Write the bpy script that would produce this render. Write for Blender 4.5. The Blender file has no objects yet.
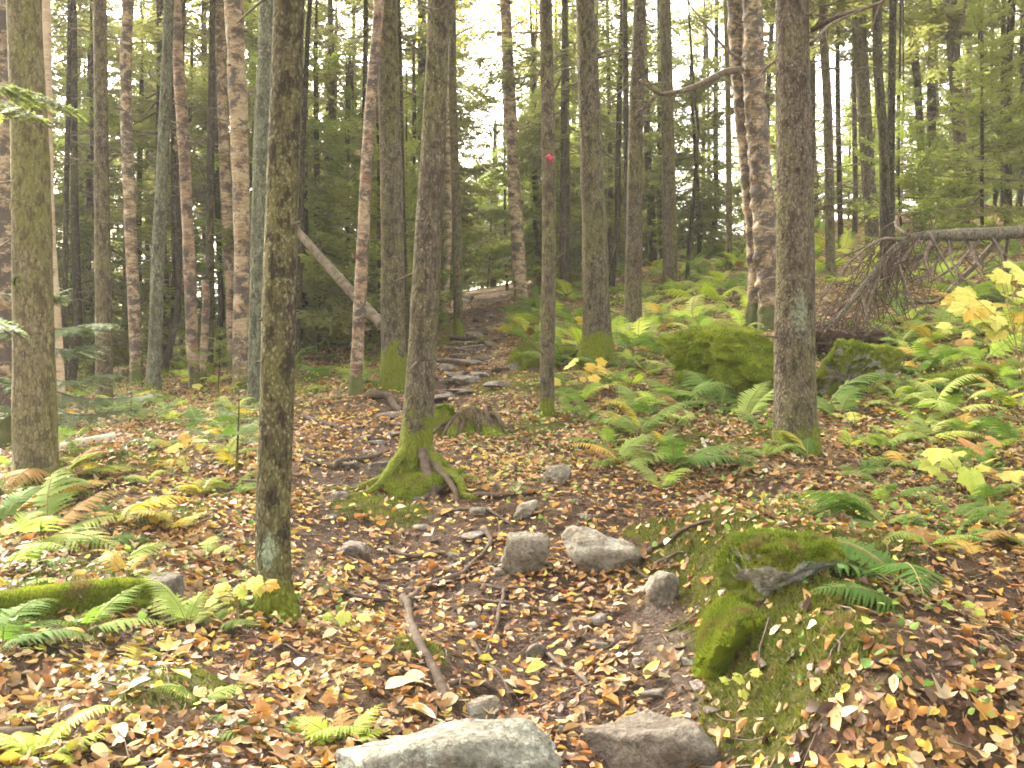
import bpy, math, random
import numpy as np
from mathutils import Vector, Matrix

random.seed(7)
rng = np.random.default_rng(7)
S = bpy.context.scene
COL = S.collection

# ------------------------------------------------------------------ camera, world, sun, exposure
EYE = 1.55
FPX = 1000.0
cam_data = bpy.data.cameras.new('camera')
cam_data.sensor_width = 36.0
cam_data.lens = 36.0 * FPX / 1024.0
cam_data.clip_start = 0.05
cam_data.clip_end = 1000.0
cam = bpy.data.objects.new('camera', cam_data)
cam.location = (0, 0, EYE)
cam.rotation_euler = (math.radians(90), 0, 0)
COL.objects.link(cam)
S.camera = cam

SUN_EL, SUN_AZ = math.radians(38), math.radians(-38)      # azimuth from +Y (into the picture), negative to the left
w = bpy.data.worlds.new('World')
S.world = w
w.use_nodes = True
wn = w.node_tree
bg = wn.nodes['Background']
sky = wn.nodes.new('ShaderNodeTexSky')
sky.sky_type = 'NISHITA'
sky.sun_disc = False
sky.sun_elevation = SUN_EL
sky.sun_rotation = SUN_AZ
sky.dust_density = 6.0
sky.air_density = 1.0
sky.ozone_density = 0.6
hs = wn.nodes.new('ShaderNodeHueSaturation')
hs.inputs['Saturation'].default_value = 0.30
tintn = wn.nodes.new('ShaderNodeMix'); tintn.data_type = 'RGBA'; tintn.blend_type = 'MULTIPLY'
tintn.inputs[0].default_value = 1.0
tintn.inputs[7].default_value = (1.0, 0.94, 0.82, 1)
wn.links.new(sky.outputs[0], hs.inputs['Color'])
wn.links.new(hs.outputs[0], tintn.inputs[6])
wn.links.new(tintn.outputs[2], bg.inputs[0])
bg.inputs[1].default_value = 0.15

sd = bpy.data.lights.new('sun', 'SUN')
sd.energy = 2.6
sd.angle = math.radians(14)
sd.color = (1.0, 0.93, 0.80)
so = bpy.data.objects.new('sun', sd)
sv = Vector((math.sin(SUN_AZ) * math.cos(SUN_EL), math.cos(SUN_AZ) * math.cos(SUN_EL), math.sin(SUN_EL)))
so.rotation_euler = sv.to_track_quat('Z', 'Y').to_euler()
so.location = (0, 0, 30)
COL.objects.link(so)

S.render.engine = 'CYCLES'
S.view_settings.view_transform = 'Standard'
S.view_settings.look = 'None'
S.view_settings.exposure = 3.25
S.view_settings.gamma = 1.0
S.view_settings.use_curve_mapping = False
S.cycles.pixel_filter_type = 'BLACKMAN_HARRIS'
S.cycles.filter_width = 1.7
S.cycles.max_bounces = 6
S.cycles.diffuse_bounces = 4
S.cycles.glossy_bounces = 2
S.cycles.transmission_bounces = 4
S.cycles.volume_bounces = 1
S.cycles.use_denoising = True

# ------------------------------------------------------------------ noise
def _hash(ix, iy, iz, s):
    with np.errstate(over='ignore'):
        n = (ix.astype(np.uint32) * np.uint32(374761393)) ^ (iy.astype(np.uint32) * np.uint32(668265263)) ^ (iz.astype(np.uint32) * np.uint32(2246822519)) ^ np.uint32((s * 3266489917) & 0xffffffff)
        n = (n ^ (n >> np.uint32(13))) * np.uint32(1274126177)
        n = (n ^ (n >> np.uint32(15))) * np.uint32(2246822519)
        n = n ^ (n >> np.uint32(16))
    return n.astype(np.float64) / 4294967295.0

def vnoise(x, y, z=0.0, s=0):
    x = np.asarray(x, float); y = np.asarray(y, float); z = np.asarray(z, float) + 0 * x
    fx, fy, fz = np.floor(x), np.floor(y), np.floor(z)
    tx, ty, tz = x - fx, y - fy, z - fz
    tx, ty, tz = (t * t * (3 - 2 * t) for t in (tx, ty, tz))
    ix, iy, iz = fx.astype(np.int64), fy.astype(np.int64), fz.astype(np.int64)
    r = 0
    for a in (0, 1):
        for b in (0, 1):
            for c in (0, 1):
                wgt = (tx if a else 1 - tx) * (ty if b else 1 - ty) * (tz if c else 1 - tz)
                r = r + wgt * _hash(ix + a, iy + b, iz + c, s)
    return r * 2 - 1

def fbm(x, y, z=0.0, s=0, o=4):
    r, a, f = 0, 0.5, 1.0
    for k in range(o):
        r = r + a * vnoise(np.asarray(x) * f, np.asarray(y) * f, np.asarray(z) * f, s + k * 17)
        a *= 0.5; f *= 2.03
    return r

# ------------------------------------------------------------------ mesh helpers
def mesh_data(name, V, polys, mats, cols=None, smooth=True, midx=None):
    me = bpy.data.meshes.new(name)
    V = np.ascontiguousarray(V, np.float32)
    me.vertices.add(len(V)); me.vertices.foreach_set('co', V.ravel())
    polys = [np.asarray(p, np.int32) for p in polys if len(p)]
    loops = np.concatenate([p.ravel() for p in polys])
    tot = np.concatenate([np.full(len(p), p.shape[1], np.int32) for p in polys])
    st = np.concatenate([[0], np.cumsum(tot)[:-1]]).astype(np.int32)
    me.loops.add(len(loops)); me.loops.foreach_set('vertex_index', loops)
    me.polygons.add(len(tot)); me.polygons.foreach_set('loop_start', st)
    if smooth: me.polygons.foreach_set('use_smooth', np.ones(len(tot), bool))
    for m in mats: me.materials.append(m)
    if midx is not None: me.polygons.foreach_set('material_index', np.asarray(midx, np.int32))
    if cols is not None:
        for k, c in cols.items():
            c = np.asarray(c, np.float32)
            if c.ndim == 1:
                a = me.attributes.new(k, 'FLOAT', 'POINT'); a.data.foreach_set('value', c)
            else:
                a = me.attributes.new(k, 'FLOAT_COLOR', 'POINT')
                if c.shape[1] == 3: c = np.concatenate([c, np.ones((len(c), 1), np.float32)], 1)
                a.data.foreach_set('color', np.ascontiguousarray(c).ravel())
    me.update(calc_edges=True)
    return me

class MB:
    """collects verts + quads/tris with a material slot per face and a colour per vertex"""
    def __init__(s): s.V = []; s.P = {3: [], 4: []}; s.M = {3: [], 4: []}; s.C = []; s.n = 0
    def add(s, V, quads=None, tris=None, m=0, col=None):
        V = np.asarray(V, float).reshape(-1, 3)
        for k, p in ((4, quads), (3, tris)):
            if p is not None and len(p):
                p = np.asarray(p, np.int64) + s.n
                s.P[k].append(p); s.M[k].append(np.full(len(p), m))
        s.V.append(V); s.n += len(V)
        s.C.append(np.tile(np.asarray(col if col is not None else (1, 1, 1), float), (len(V), 1)) if col is None or np.ndim(col) == 1 else np.asarray(col, float))
    def data(s, name, mats, smooth=True, color=False):
        V = np.concatenate(s.V); polys = []; mi = []
        for k in (4, 3):
            if s.P[k]: polys.append(np.concatenate(s.P[k])); mi.append(np.concatenate(s.M[k]))
        return mesh_data(name, V, polys, mats, {'col': np.concatenate(s.C)} if color else None, smooth, np.concatenate(mi))

def link(name, data, parent=None, loc=(0, 0, 0)):
    o = bpy.data.objects.new(name, data); COL.objects.link(o)
    o.location = loc
    if parent is not None: o.parent = parent
    return o
def tag(o, label=None, cat=None, group=None, kind=None):
    if label: o['label'] = label
    if cat: o['category'] = cat
    if group: o['group'] = group
    if kind: o['kind'] = kind
    return o
def empty(name, loc, label, cat, group=None, rz=0.0):
    o = link(name, None, None, loc); o.rotation_euler = (0, 0, rz); o.empty_display_size = 0.1
    return tag(o, label, cat, group)

def tube_geo(pts, rad, n=8, cap=True, twist=0.0):
    pts = np.asarray(pts, float); K = len(pts); rad = np.broadcast_to(np.asarray(rad, float), (K,))
    T = np.gradient(pts, axis=0); T /= np.linalg.norm(T, axis=1)[:, None] + 1e-9
    a = np.array([1, 0, 0]) if abs(T[0][0]) < 0.8 else np.array([0, 1, 0])
    N = np.cross(T[0], a); N /= np.linalg.norm(N); NN = [N]
    for k in range(1, K):
        N = N - T[k] * N.dot(T[k]); N /= np.linalg.norm(N) + 1e-9; NN.append(N)
    NN = np.array(NN); B = np.cross(T, NN)
    th = np.linspace(0, 2 * np.pi, n, endpoint=False) + twist
    ring = NN[:, None] * np.cos(th)[None, :, None] + B[:, None] * np.sin(th)[None, :, None]
    V = pts[:, None] + ring * rad[:, None, None]
    i = np.arange(K - 1)[:, None] * n; j = np.arange(n)[None]; j2 = (j + 1) % n
    Q = np.stack([i + j, i + j2, i + n + j2, i + n + j], -1).reshape(-1, 4)
    V = V.reshape(-1, 3); tr = None
    if cap:
        V = np.concatenate([V, pts[:1], pts[-1:]]); c0, c1 = K * n, K * n + 1
        jj = np.arange(n); j3 = (jj + 1) % n
        tr = np.concatenate([np.stack([jj * 0 + c0, j3, jj], -1), np.stack([jj * 0 + c1, (K - 1) * n + jj, (K - 1) * n + j3], -1)])
    return V, Q, tr

def resample(pts, step):
    """smooth (Catmull-Rom) curve through pts at about `step` spacing"""
    pts = np.asarray(pts, float)
    if len(pts) == 2:
        k = max(2, int(np.linalg.norm(pts[1] - pts[0]) / step) + 1)
        t = np.linspace(0, 1, k)[:, None]; return pts[0] * (1 - t) + pts[1] * t
    P = np.concatenate([[2 * pts[0] - pts[1]], pts, [2 * pts[-1] - pts[-2]]]); out = []
    for i in range(1, len(P) - 2):
        k = max(1, int(np.linalg.norm(P[i + 1] - P[i]) / step))
        for t in np.arange(k) / k:
            a, b, c, d = P[i - 1], P[i], P[i + 1], P[i + 2]
            out.append(0.5 * (2 * b + (c - a) * t + (2 * a - 5 * b + 4 * c - d) * t * t + (3 * b - a - 3 * c + d) * t ** 3))
    out.append(pts[-1]); return np.array(out)

# ------------------------------------------------------------------ shader helpers
class NT:
    def __init__(s, name):
        s.m = bpy.data.materials.new(name); s.m.use_nodes = True; s.t = s.m.node_tree
        s.b = s.t.nodes['Principled BSDF']; s.out = s.t.nodes['Material Output']
    def node(s, typ, ins=None, **at):
        n = s.t.nodes.new('ShaderNode' + typ)
        for k, v in at.items(): setattr(n, k, v)
        for k, v in (ins or {}).items(): s.put(n.inputs[k], v)
        return n
    def put(s, sock, v):
        if isinstance(v, bpy.types.NodeSocket): s.t.links.new(v, sock)
        elif sock.type == 'RGBA' and len(v) == 3: sock.default_value = (*v, 1)
        else: sock.default_value = v
    def coord(s, kind='Object', scale=(1, 1, 1), rnd=True):
        v = s.node('TexCoord').outputs[kind]
        if rnd:
            r = s.node('ObjectInfo').outputs['Random']
            o = s.node('VectorMath', {0: v, 1: s.node('Math', {0: r, 1: 37.0}, operation='MULTIPLY').outputs[0]}, operation='ADD'); v = o.outputs[0]
        return s.node('VectorMath', {0: v, 1: scale}, operation='MULTIPLY').outputs[0]
    def noise(s, v, scale, detail=4, rough=0.55, dist=0.0):
        return s.node('TexNoise', {'Vector': v, 'Scale': scale, 'Detail': detail, 'Roughness': rough, 'Distortion': dist}).outputs['Fac']
    def voro(s, v, scale, feature='F1', out='Distance', rnd=1.0):
        return s.node('TexVoronoi', {'Vector': v, 'Scale': scale, 'Randomness': rnd}, feature=feature).outputs[out]
    def ramp(s, f, stops):
        n = s.node('ValToRGB', {'Fac': f}); e = n.color_ramp.elements
        while len(e) < len(stops): e.new(0.5)
        for el, (p, c) in zip(e, stops):
            el.position = p; el.color = (c, c, c, 1) if np.isscalar(c) else (*c, 1)
        return n.outputs['Color']
    def math(s, op, a, b=0.0, clamp=False):
        return s.node('Math', {0: a, 1: b}, operation=op, use_clamp=clamp).outputs[0]
    def mix(s, f, a, b, blend='MIX'):
        n = s.node('Mix', {0: f, 6: a, 7: b}, data_type='RGBA', blend_type=blend); return n.outputs[2]
    def attr(s, name, out='Fac'): return s.node('Attribute', attribute_name=name).outputs[out]
    def random(s): return s.node('ObjectInfo').outputs['Random']
    def sep(s, v): return s.node('SeparateXYZ', {0: v}).outputs
    def done(s, col, rough=0.85, bump=None, strength=0.5, dist=0.01, trans=0.0, spec=0.3, tcol=None):
        s.put(s.b.inputs['Base Color'], col); s.put(s.b.inputs['Roughness'], rough)
        s.b.inputs['Specular IOR Level'].default_value = spec
        if bump is not None:
            n = s.node('Bump', {'Height': bump, 'Strength': strength, 'Distance': dist}).outputs[0]
            s.put(s.b.inputs['Normal'], n)
        if trans:
            t = s.node('BsdfTranslucent', {'Color': tcol if tcol is not None else col})
            mx = s.node('MixShader', {0: trans, 1: s.b.outputs[0], 2: t.outputs[0]})
            s.t.links.new(mx.outputs[0], s.out.inputs['Surface'])
        return s.m
# ------------------------------------------------------------------ materials
def bark_conifer(name, dark, light, lichen=0.5, lichen_col=(0.25, 0.245, 0.14), moss_h=0.25, green=0.3, knots=True, spot=None, spot_k=.9):
    m = NT(name)
    v = m.coord(scale=(1, 1, 0.42)); p = m.node('TexCoord').outputs['Object']; z = m.sep(p)[2]
    n1 = m.noise(v, 9, 5, 0.6); n2 = m.noise(v, 46, 4, 0.65); pl = m.voro(v, 38, 'DISTANCE_TO_EDGE')
    c = m.mix(m.ramp(n1, [(0.3, 0.0), (0.7, 1.0)]), dark, light)
    c = m.mix(m.ramp(n2, [(0.36, 0.75), (0.62, 0.0)]), c, tuple(x * 0.40 for x in dark))
    c = m.mix(m.ramp(pl, [(0.0, 0.55), (0.10, 0.0)]), c, tuple(x * 0.35 for x in dark))
    g = m.noise(v, 3.1, 4, 0.6)
    c = m.mix(m.math('MULTIPLY', m.ramp(g, [(0.42, 0.0), (0.62, 1.0)]), green), c, (0.13, 0.125, 0.035))
    l1 = m.noise(m.coord(scale=(1, 1, 0.75)), 62, 4, 0.7); l2 = m.noise(m.coord(scale=(1, 1, 0.6)), 2.2, 2, 0.5)
    lf = m.math('MULTIPLY', m.ramp(l1, [(0.52, 0.0), (0.66, 0.9)]), m.ramp(l2, [(0.40, 0.10), (0.66, 1.0)]))
    c = m.mix(m.math('MULTIPLY', lf, lichen), c, lichen_col)
    if knots:
        k = m.voro(m.coord(scale=(1, 1, 0.7)), 4.2)
        c = m.mix(m.ramp(k, [(0.055, 0.9), (0.11, 0.0)]), c, (0.018, 0.013, 0.009))
    vo = m.node('TexVoronoi', {'Vector': m.coord(scale=(1, 1, 0.7)), 'Scale': 52.0, 'Randomness': 1.0})
    fk = m.math('MULTIPLY', m.ramp(vo.outputs['Distance'], [(0.22, 1.0), (0.42, 0.0)]), m.ramp(m.sep(vo.outputs['Color'])[0], [(0.70 - 0.22 * lichen, 0.0), (0.78 - 0.22 * lichen, 1.0)]))
    fk = m.math('MULTIPLY', fk, m.ramp(m.noise(v, 6, 3), [(0.36, 0.15), (0.60, 1.0)]))
    c = m.mix(m.math('MULTIPLY', fk, 0.75), c, lichen_col)
    dk = m.math('MULTIPLY', m.ramp(m.noise(m.coord(scale=(1, 1, 0.5)), 20, 5, 0.75), [(0.42, 1.0), (0.51, 0.0)]), 0.85)
    c = m.mix(dk, c, tuple(x * 0.42 for x in dark))
    if moss_h > 0:
        mh = m.math('SUBTRACT', m.math('MULTIPLY', m.noise(m.coord(scale=(1, 1, 0.7)), 7, 4, 0.6), moss_h * 2.6), z)
        mf = m.ramp(m.math('MULTIPLY', mh, 6.0), [(0.0, 0.0), (0.45, 0.92)])
        mc = m.mix(m.noise(v, 60, 3), (0.045, 0.068, 0.006), (0.185, 0.205, 0.018))
        c = m.mix(mf, c, mc)
    if spot:      # one pale lichen colony on the bark, ragged and thinning out at its rim
        po = m.node('VectorMath', {0: m.node('VectorMath', {0: p, 1: spot[0]}, operation='SUBTRACT').outputs[0], 1: spot[1]}, operation='DIVIDE').outputs[0]
        ln = m.node('VectorMath', {0: po}, operation='LENGTH').outputs['Value']
        sm = m.math('ADD', m.math('SUBTRACT', 1.0, ln), m.math('MULTIPLY', m.math('SUBTRACT', m.noise(m.coord(scale=(1, 1, .6)), 34, 6, 0.78), 0.5), 3.2))
        c = m.mix(m.ramp(sm, [(0.42, 0.0), (0.80, spot_k)]), c, m.mix(m.noise(v, 70, 3), (0.15, 0.18, 0.11), (0.33, 0.37, 0.25)))
    h = m.math('ADD', m.math('MULTIPLY', n2, 0.6), m.math('MULTIPLY', m.ramp(pl, [(0.0, 0.0), (0.2, 1.0)]), 0.5))
    h = m.math('ADD', h, m.math('MULTIPLY', l1, 0.3))
    return m.done(c, 0.92, m.math('ADD', h, m.math('MULTIPLY', fk, 0.5)), 1.0, 0.016, spec=0.12)

def bark_birch(name, base, peel, dark=(0.05, 0.04, 0.035), darkness=0.45, moss_h=0.2):
    m = NT(name)
    v = m.coord(scale=(1, 1, 1)); z = m.sep(m.node('TexCoord').outputs['Object'])[2]
    vb = m.coord(scale=(1.2, 1.2, 7.0)); vp = m.coord(scale=(1.0, 1.0, 0.55))
    n1 = m.noise(m.coord(scale=(1, 1, 2.2)), 4, 6, 0.72, 0.3); n2 = m.noise(vb, 7, 4, 0.6); n3 = m.noise(vb, 28, 3, 0.6)
    c = m.mix(m.ramp(n1, [(0.40, 0.0), (0.60, 1.0)]), base, peel)
    c = m.mix(m.ramp(n2, [(0.52, 0.0), (0.66, 0.75)]), c, tuple(min(1, x * 1.25) for x in base))
    c = m.mix(m.ramp(n3, [(0.60, 0.0), (0.68, 0.8)]), c, tuple(x * 0.35 for x in peel))
    d = m.noise(m.coord(scale=(1.0, 1.0, 1.5)), 5.0, 7, 0.80, 0.3)
    c = m.mix(m.ramp(d, [(0.62 - 0.25 * darkness, 0.0), (0.70 - 0.25 * darkness, 0.92)]), c, dark)
    mh = m.math('SUBTRACT', m.math('MULTIPLY', m.noise(v, 7, 4), moss_h * 2.6), z)
    c = m.mix(m.ramp(m.math('MULTIPLY', mh, 6.0), [(0.0, 0.0), (0.45, 0.85)]), c, (0.06, 0.075, 0.012))
    h = m.math('ADD', m.math('MULTIPLY', n2, 0.5), m.math('MULTIPLY', n1, 0.6))
    h = m.math('ADD', h, m.math('MULTIPLY', d, -0.5))
    return m.done(c, 0.75, h, 0.8, 0.014, spec=0.25)

M = {}
M['bark'] = bark_conifer('spruce_bark', (0.100, 0.076, 0.055), (0.195, 0.156, 0.115), 0.6, moss_h=0.13, green=0.5)
M['bark_olive'] = bark_conifer('olive_bark', (0.150, 0.121, 0.066), (0.250, 0.211, 0.121), 0.5, moss_h=0.08, green=0.75)
M['bark_lichen'] = bark_conifer('lichened_bark', (0.054, 0.040, 0.028), (0.110, 0.087, 0.059), 0.85, (0.25, 0.235, 0.125), 0.12, 0.55, spot=((0, -0.08, 0.28), (0.075, 0.09, 0.15)))
M['bark_spot'] = bark_conifer('spotted_spruce_bark', (0.100, 0.075, 0.055), (0.195, 0.156, 0.115), 0.6, moss_h=0.13, green=0.5, spot=((0, -.12, .93), (.10, .13, .30)), spot_k=.55)
M['bark_pale'] = bark_conifer('pale_green_bark', (0.122, 0.122, 0.081), (0.210, 0.215, 0.147), 0.8, (0.31, 0.34, 0.25), 0.08, 0.15)
M['bark_mossfoot'] = bark_conifer('moss_footed_bark', (0.091, 0.072, 0.050), (0.178, 0.146, 0.106), 0.5, moss_h=0.30, green=0.5)
M['bark_dark'] = bark_conifer('dark_bark', (0.034, 0.027, 0.021), (0.073, 0.057, 0.044), 0.3, moss_h=0.12, green=0.25, knots=False)
M['bark_far'] = bark_conifer('forest_bark', (0.061, 0.048, 0.036), (0.127, 0.099, 0.074), 0.35, moss_h=0.08, green=0.35, knots=False)
M['log_bark'] = bark_conifer('grey_log_bark', (0.13, 0.11, 0.085), (0.27, 0.23, 0.18), 0.4, moss_h=-5, green=0.1)
M['birch'] = bark_birch('yellow_birch_bark', (0.34, 0.265, 0.17), (0.19, 0.115, 0.06), darkness=0.56)
M['birch_red'] = bark_birch('red_birch_bark', (0.30, 0.225, 0.15), (0.15, 0.075, 0.042), darkness=0.60)
M['birch_pale'] = bark_birch('pale_birch_bark', (0.42, 0.34, 0.24), (0.32, 0.23, 0.15), darkness=0.15)
M['birch_shag'] = bark_birch('shaggy_birch_bark', (0.36, 0.275, 0.17), (0.15, 0.088, 0.045), darkness=0.70, moss_h=0.25)
M['birch_log'] = bark_birch('birch_log_bark', (0.55, 0.48, 0.38), (0.40, 0.30, 0.21), darkness=0.35, moss_h=0)

def simple(name, a, b, scale=12, rough=0.85, bump=0.6, dist=0.006, stretch=(1, 1, 1), trans=0, coordkind='Object'):
    m = NT(name); v = m.coord(coordkind, stretch)
    n = m.noise(v, scale, 4, 0.6)
    c = m.mix(m.ramp(n, [(0.32, 0.0), (0.68, 1.0)]), a, b)
    return m.done(c, rough, m.noise(v, scale * 4, 3), bump, dist, trans, 0.2)
M['deadwood'] = simple('dead_wood', (0.055, 0.042, 0.030), (0.15, 0.12, 0.09), 14, stretch=(1, 1, 1))
M['twig'] = simple('dry_twig', (0.06, 0.045, 0.033), (0.17, 0.13, 0.095), 20)
M['greywood'] = simple('grey_wood', (0.20, 0.17, 0.13), (0.36, 0.31, 0.24), 9)
M['root'] = simple('root_wood', (0.034, 0.023, 0.016), (0.105, 0.074, 0.052), 22)
M['brown_twigs'] = simple('brown_twig_mass', (0.038, 0.025, 0.018), (0.105, 0.068, 0.048), 9)
M['hole'] = simple('dark_hollow', (0.012, 0.009, 0.007), (0.02, 0.015, 0.01), 12)
M['ribbon'] = simple('pink_tape', (0.38, 0.05, 0.085), (0.52, 0.08, 0.13), 30, 0.45, 0.1)

def leafy(name, cols, trans=0.35, rough=0.55, hue_rand=True, scale=6.0):
    """cols: list of 2-3 colours blended by per-object random and a world-space noise"""
    m = NT(name); n = m.noise(m.coord('Object', rnd=True), scale, 2)
    f = m.math('ADD', m.math('MULTIPLY', m.random(), 0.55), m.math('MULTIPLY', n, 0.45))
    st = [(0.22 + 0.5 * i / max(1, len(cols) - 1), c) for i, c in enumerate(cols)]
    c = m.ramp(f, st)
    return m.done(c, rough, None, trans=trans, spec=0.12, tcol=m.mix(1.0, c, (1.25, 1.35, 0.75), 'MULTIPLY'))
M['needles'] = leafy('spruce_needles', [(0.12, 0.125, 0.06), (0.16, 0.163, 0.078), (0.20, 0.195, 0.092)], 0.58)
M['needles_fresh'] = leafy('fir_needles', [(0.115, 0.14, 0.048), (0.16, 0.185, 0.064), (0.205, 0.22, 0.085)], 0.58)
M['needles_blue'] = leafy('blue_green_fir_needles', [(0.13, 0.18, 0.09), (0.19, 0.25, 0.13)], 0.35)
M['fern'] = leafy('fern_green', [(0.085, 0.15, 0.032), (0.14, 0.21, 0.045), (0.20, 0.26, 0.06)], 0.4, 0.8)
M['fern_dark'] = leafy('fern_dark_green', [(0.062, 0.12, 0.022), (0.10, 0.17, 0.036)], 0.35, 0.8)
M['fern_pale'] = leafy('fern_pale_green', [(0.17, 0.24, 0.06), (0.27, 0.34, 0.09), (0.38, 0.40, 0.14)], 0.45, 0.8)
M['fern_yellow'] = leafy('fern_yellowing', [(0.26, 0.26, 0.04), (0.40, 0.31, 0.055), (0.46, 0.30, 0.07)], 0.4)
M['fern_lime'] = leafy('fern_lime', [(0.26, 0.34, 0.035), (0.34, 0.40, 0.05)], 0.4)
M['yellow_leaf'] = leafy('yellow_maple_leaf', [(0.62, 0.54, 0.10), (0.68, 0.60, 0.15), (0.60, 0.60, 0.14)], 0.4, scale=3)
M['gold_leaf'] = leafy('golden_leaf', [(0.62, 0.40, 0.03), (0.68, 0.48, 0.05), (0.60, 0.30, 0.04)], 0.4, scale=3)
M['lime_leaf'] = leafy('lime_maple_leaf', [(0.46, 0.55, 0.05), (0.56, 0.62, 0.09)], 0.4, scale=3)
M['orange_leaf'] = leafy('orange_leaf', [(0.52, 0.22, 0.05), (0.58, 0.28, 0.08)], 0.3)
M['cream_leaf'] = leafy('cream_leaf', [(0.46, 0.38, 0.23), (0.54, 0.46, 0.31)], 0.25)
M['green_leaf'] = leafy('green_seedling_leaf', [(0.13, 0.24, 0.04), (0.24, 0.36, 0.07)], 0.35)
M['stem'] = simple('plant_stem', (0.16, 0.13, 0.05), (0.25, 0.20, 0.08), 30)
M['birchleaf'] = leafy('autumn_crown_leaf', [(0.40, 0.33, 0.05), (0.50, 0.40, 0.07), (0.30, 0.30, 0.07)], 0.5)

def maple_mat(name, cols, trans):
    m = NT(name); v = m.coord('Object'); raw = m.node('TexCoord').outputs['Object']
    f = m.math('ADD', m.math('MULTIPLY', m.random(), 0.6), m.math('MULTIPLY', m.noise(v, 3, 3), 0.4)); c = m.ramp(f, [(0.2, cols[0]), (0.5, cols[1]), (0.8, cols[2])])
    c = m.mix(m.ramp(m.noise(v, 7, 4, .7), [(0.56, 0.0), (0.70, 0.75)]), c, (0.30, 0.15, 0.03))
    c = m.mix(m.ramp(m.noise(v, 2.4, 3), [(0.50, 0.0), (0.72, 0.55)]), c, (0.30, 0.36, 0.06))
    xyz = m.sep(raw); an = m.math('ARCTAN2', xyz[1], m.math('ADD', xyz[0], 0.25))
    vn = m.math('ABSOLUTE', m.math('SINE', m.math('MULTIPLY', an, 3.4)))
    c = m.mix(m.ramp(vn, [(0.0, 0.5), (0.10, 0.0)]), c, (0.36, 0.26, 0.05))
    return m.done(c, 0.6, m.math('ADD', vn, m.noise(v, 12, 3)), 0.5, 0.03, trans, 0.15)
M['yellow_leaf'] = maple_mat('yellow_maple_leaf', [(0.52, 0.46, 0.09), (0.58, 0.50, 0.13), (0.50, 0.50, 0.12)], 0.3)
M['gold_leaf'] = maple_mat('golden_leaf', [(0.50, 0.34, 0.05), (0.56, 0.40, 0.07), (0.50, 0.27, 0.05)], 0.3)
M['lime_leaf'] = maple_mat('lime_maple_leaf', [(0.36, 0.44, 0.06), (0.44, 0.50, 0.10), (0.50, 0.52, 0.11)], 0.3)
M['orange_leaf'] = maple_mat('orange_leaf', [(0.38, 0.17, 0.05), (0.44, 0.21, 0.07), (0.42, 0.25, 0.08)], 0.25)
def moss_mat():
    m = NT('moss'); v = m.coord('Object')
    c = m.mix(m.ramp(m.noise(v, 5, 4, 0.6), [(0.35, 0.0), (0.65, 1.0)]), (0.10, 0.15, 0.010), (0.25, 0.305, 0.024))
    c = m.mix(m.ramp(m.noise(v, 17, 3), [(0.5, 0.0), (0.72, 0.6)]), c, (0.16, 0.14, 0.035))
    return m.done(c, 0.9, m.noise(v, 70, 3), 0.7, 0.01, 0.2, 0.1)
M['moss'] = moss_mat()

def rock_mat(name, a, b, lichen=0.4, lcol=(0.42, 0.45, 0.38), moss=0.0):
    m = NT(name); v = m.coord('Object')
    n1 = m.noise(v, 6, 6, 0.65); n2 = m.noise(v, 55, 4, 0.6); n3 = m.noise(v, 3.0, 5, 0.6, 0.5)
    c = m.mix(m.ramp(n1, [(0.32, 0.0), (0.68, 1.0)]), a, b)
    c = m.mix(m.ramp(n2, [(0.35, 0.75), (0.58, 0.0)]), c, tuple(x * 0.40 for x in a))
    c = m.mix(m.ramp(m.noise(v, 16, 6, 0.75), [(0.40, 0.7), (0.56, 0.0)]), c, tuple(x * 0.5 for x in a))
    lf = m.math('MULTIPLY', m.ramp(m.noise(v, 13, 5, 0.7), [(0.50, 0.0), (0.58, 1.0)]), m.ramp(n3, [(0.42, 0.0), (0.56, 1.0)]))
    c = m.mix(m.math('MULTIPLY', lf, lichen), c, lcol)
    if moss:
        nz = m.sep(m.node('NewGeometry').outputs['Normal'])[2]
        mf = m.math('ADD', m.math('MULTIPLY', nz, 0.9), m.math('ADD', m.math('MULTIPLY', m.noise(v, 4.0, 3, 0.5), 1.7), -0.30))
        mf = m.ramp(mf, [(1.10 - 0.75 * moss, 0.0), (1.22 - 0.75 * moss, 1.0)])
        mc = m.mix(m.ramp(m.noise(v, 9, 4), [(0.35, 0.0), (0.65, 1.0)]), (0.055, 0.08, 0.008), (0.16, 0.175, 0.02))
        c = m.mix(mf, c, mc)
    h = m.math('ADD', m.math('MULTIPLY', n1, 0.8), m.math('MULTIPLY', n2, 0.25))
    return m.done(c, 0.88, m.math('ADD', h, m.math('MULTIPLY', m.noise(v, 22, 5, .7), .5)), 1.0, 0.045, spec=0.2)
M['rock'] = rock_mat('grey_rock', (0.20, 0.165, 0.125), (0.33, 0.285, 0.22), 0.35)
M['rock_lichen'] = rock_mat('lichened_rock', (0.15, 0.14, 0.11), (0.28, 0.27, 0.22), 0.95, (0.42, 0.46, 0.38), -0.30)
M['rock_dark'] = rock_mat('dark_slab', (0.13, 0.105, 0.083), (0.21, 0.175, 0.14), 0.12)
M['rock_moss'] = rock_mat('mossy_rock', (0.30, 0.285, 0.24), (0.46, 0.44, 0.38), 0.4, (0.34, 0.35, 0.29), 1.32)
M['rock_trail'] = rock_mat('trail_stone', (0.18, 0.14, 0.118), (0.30, 0.245, 0.21), 0.25)

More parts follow.
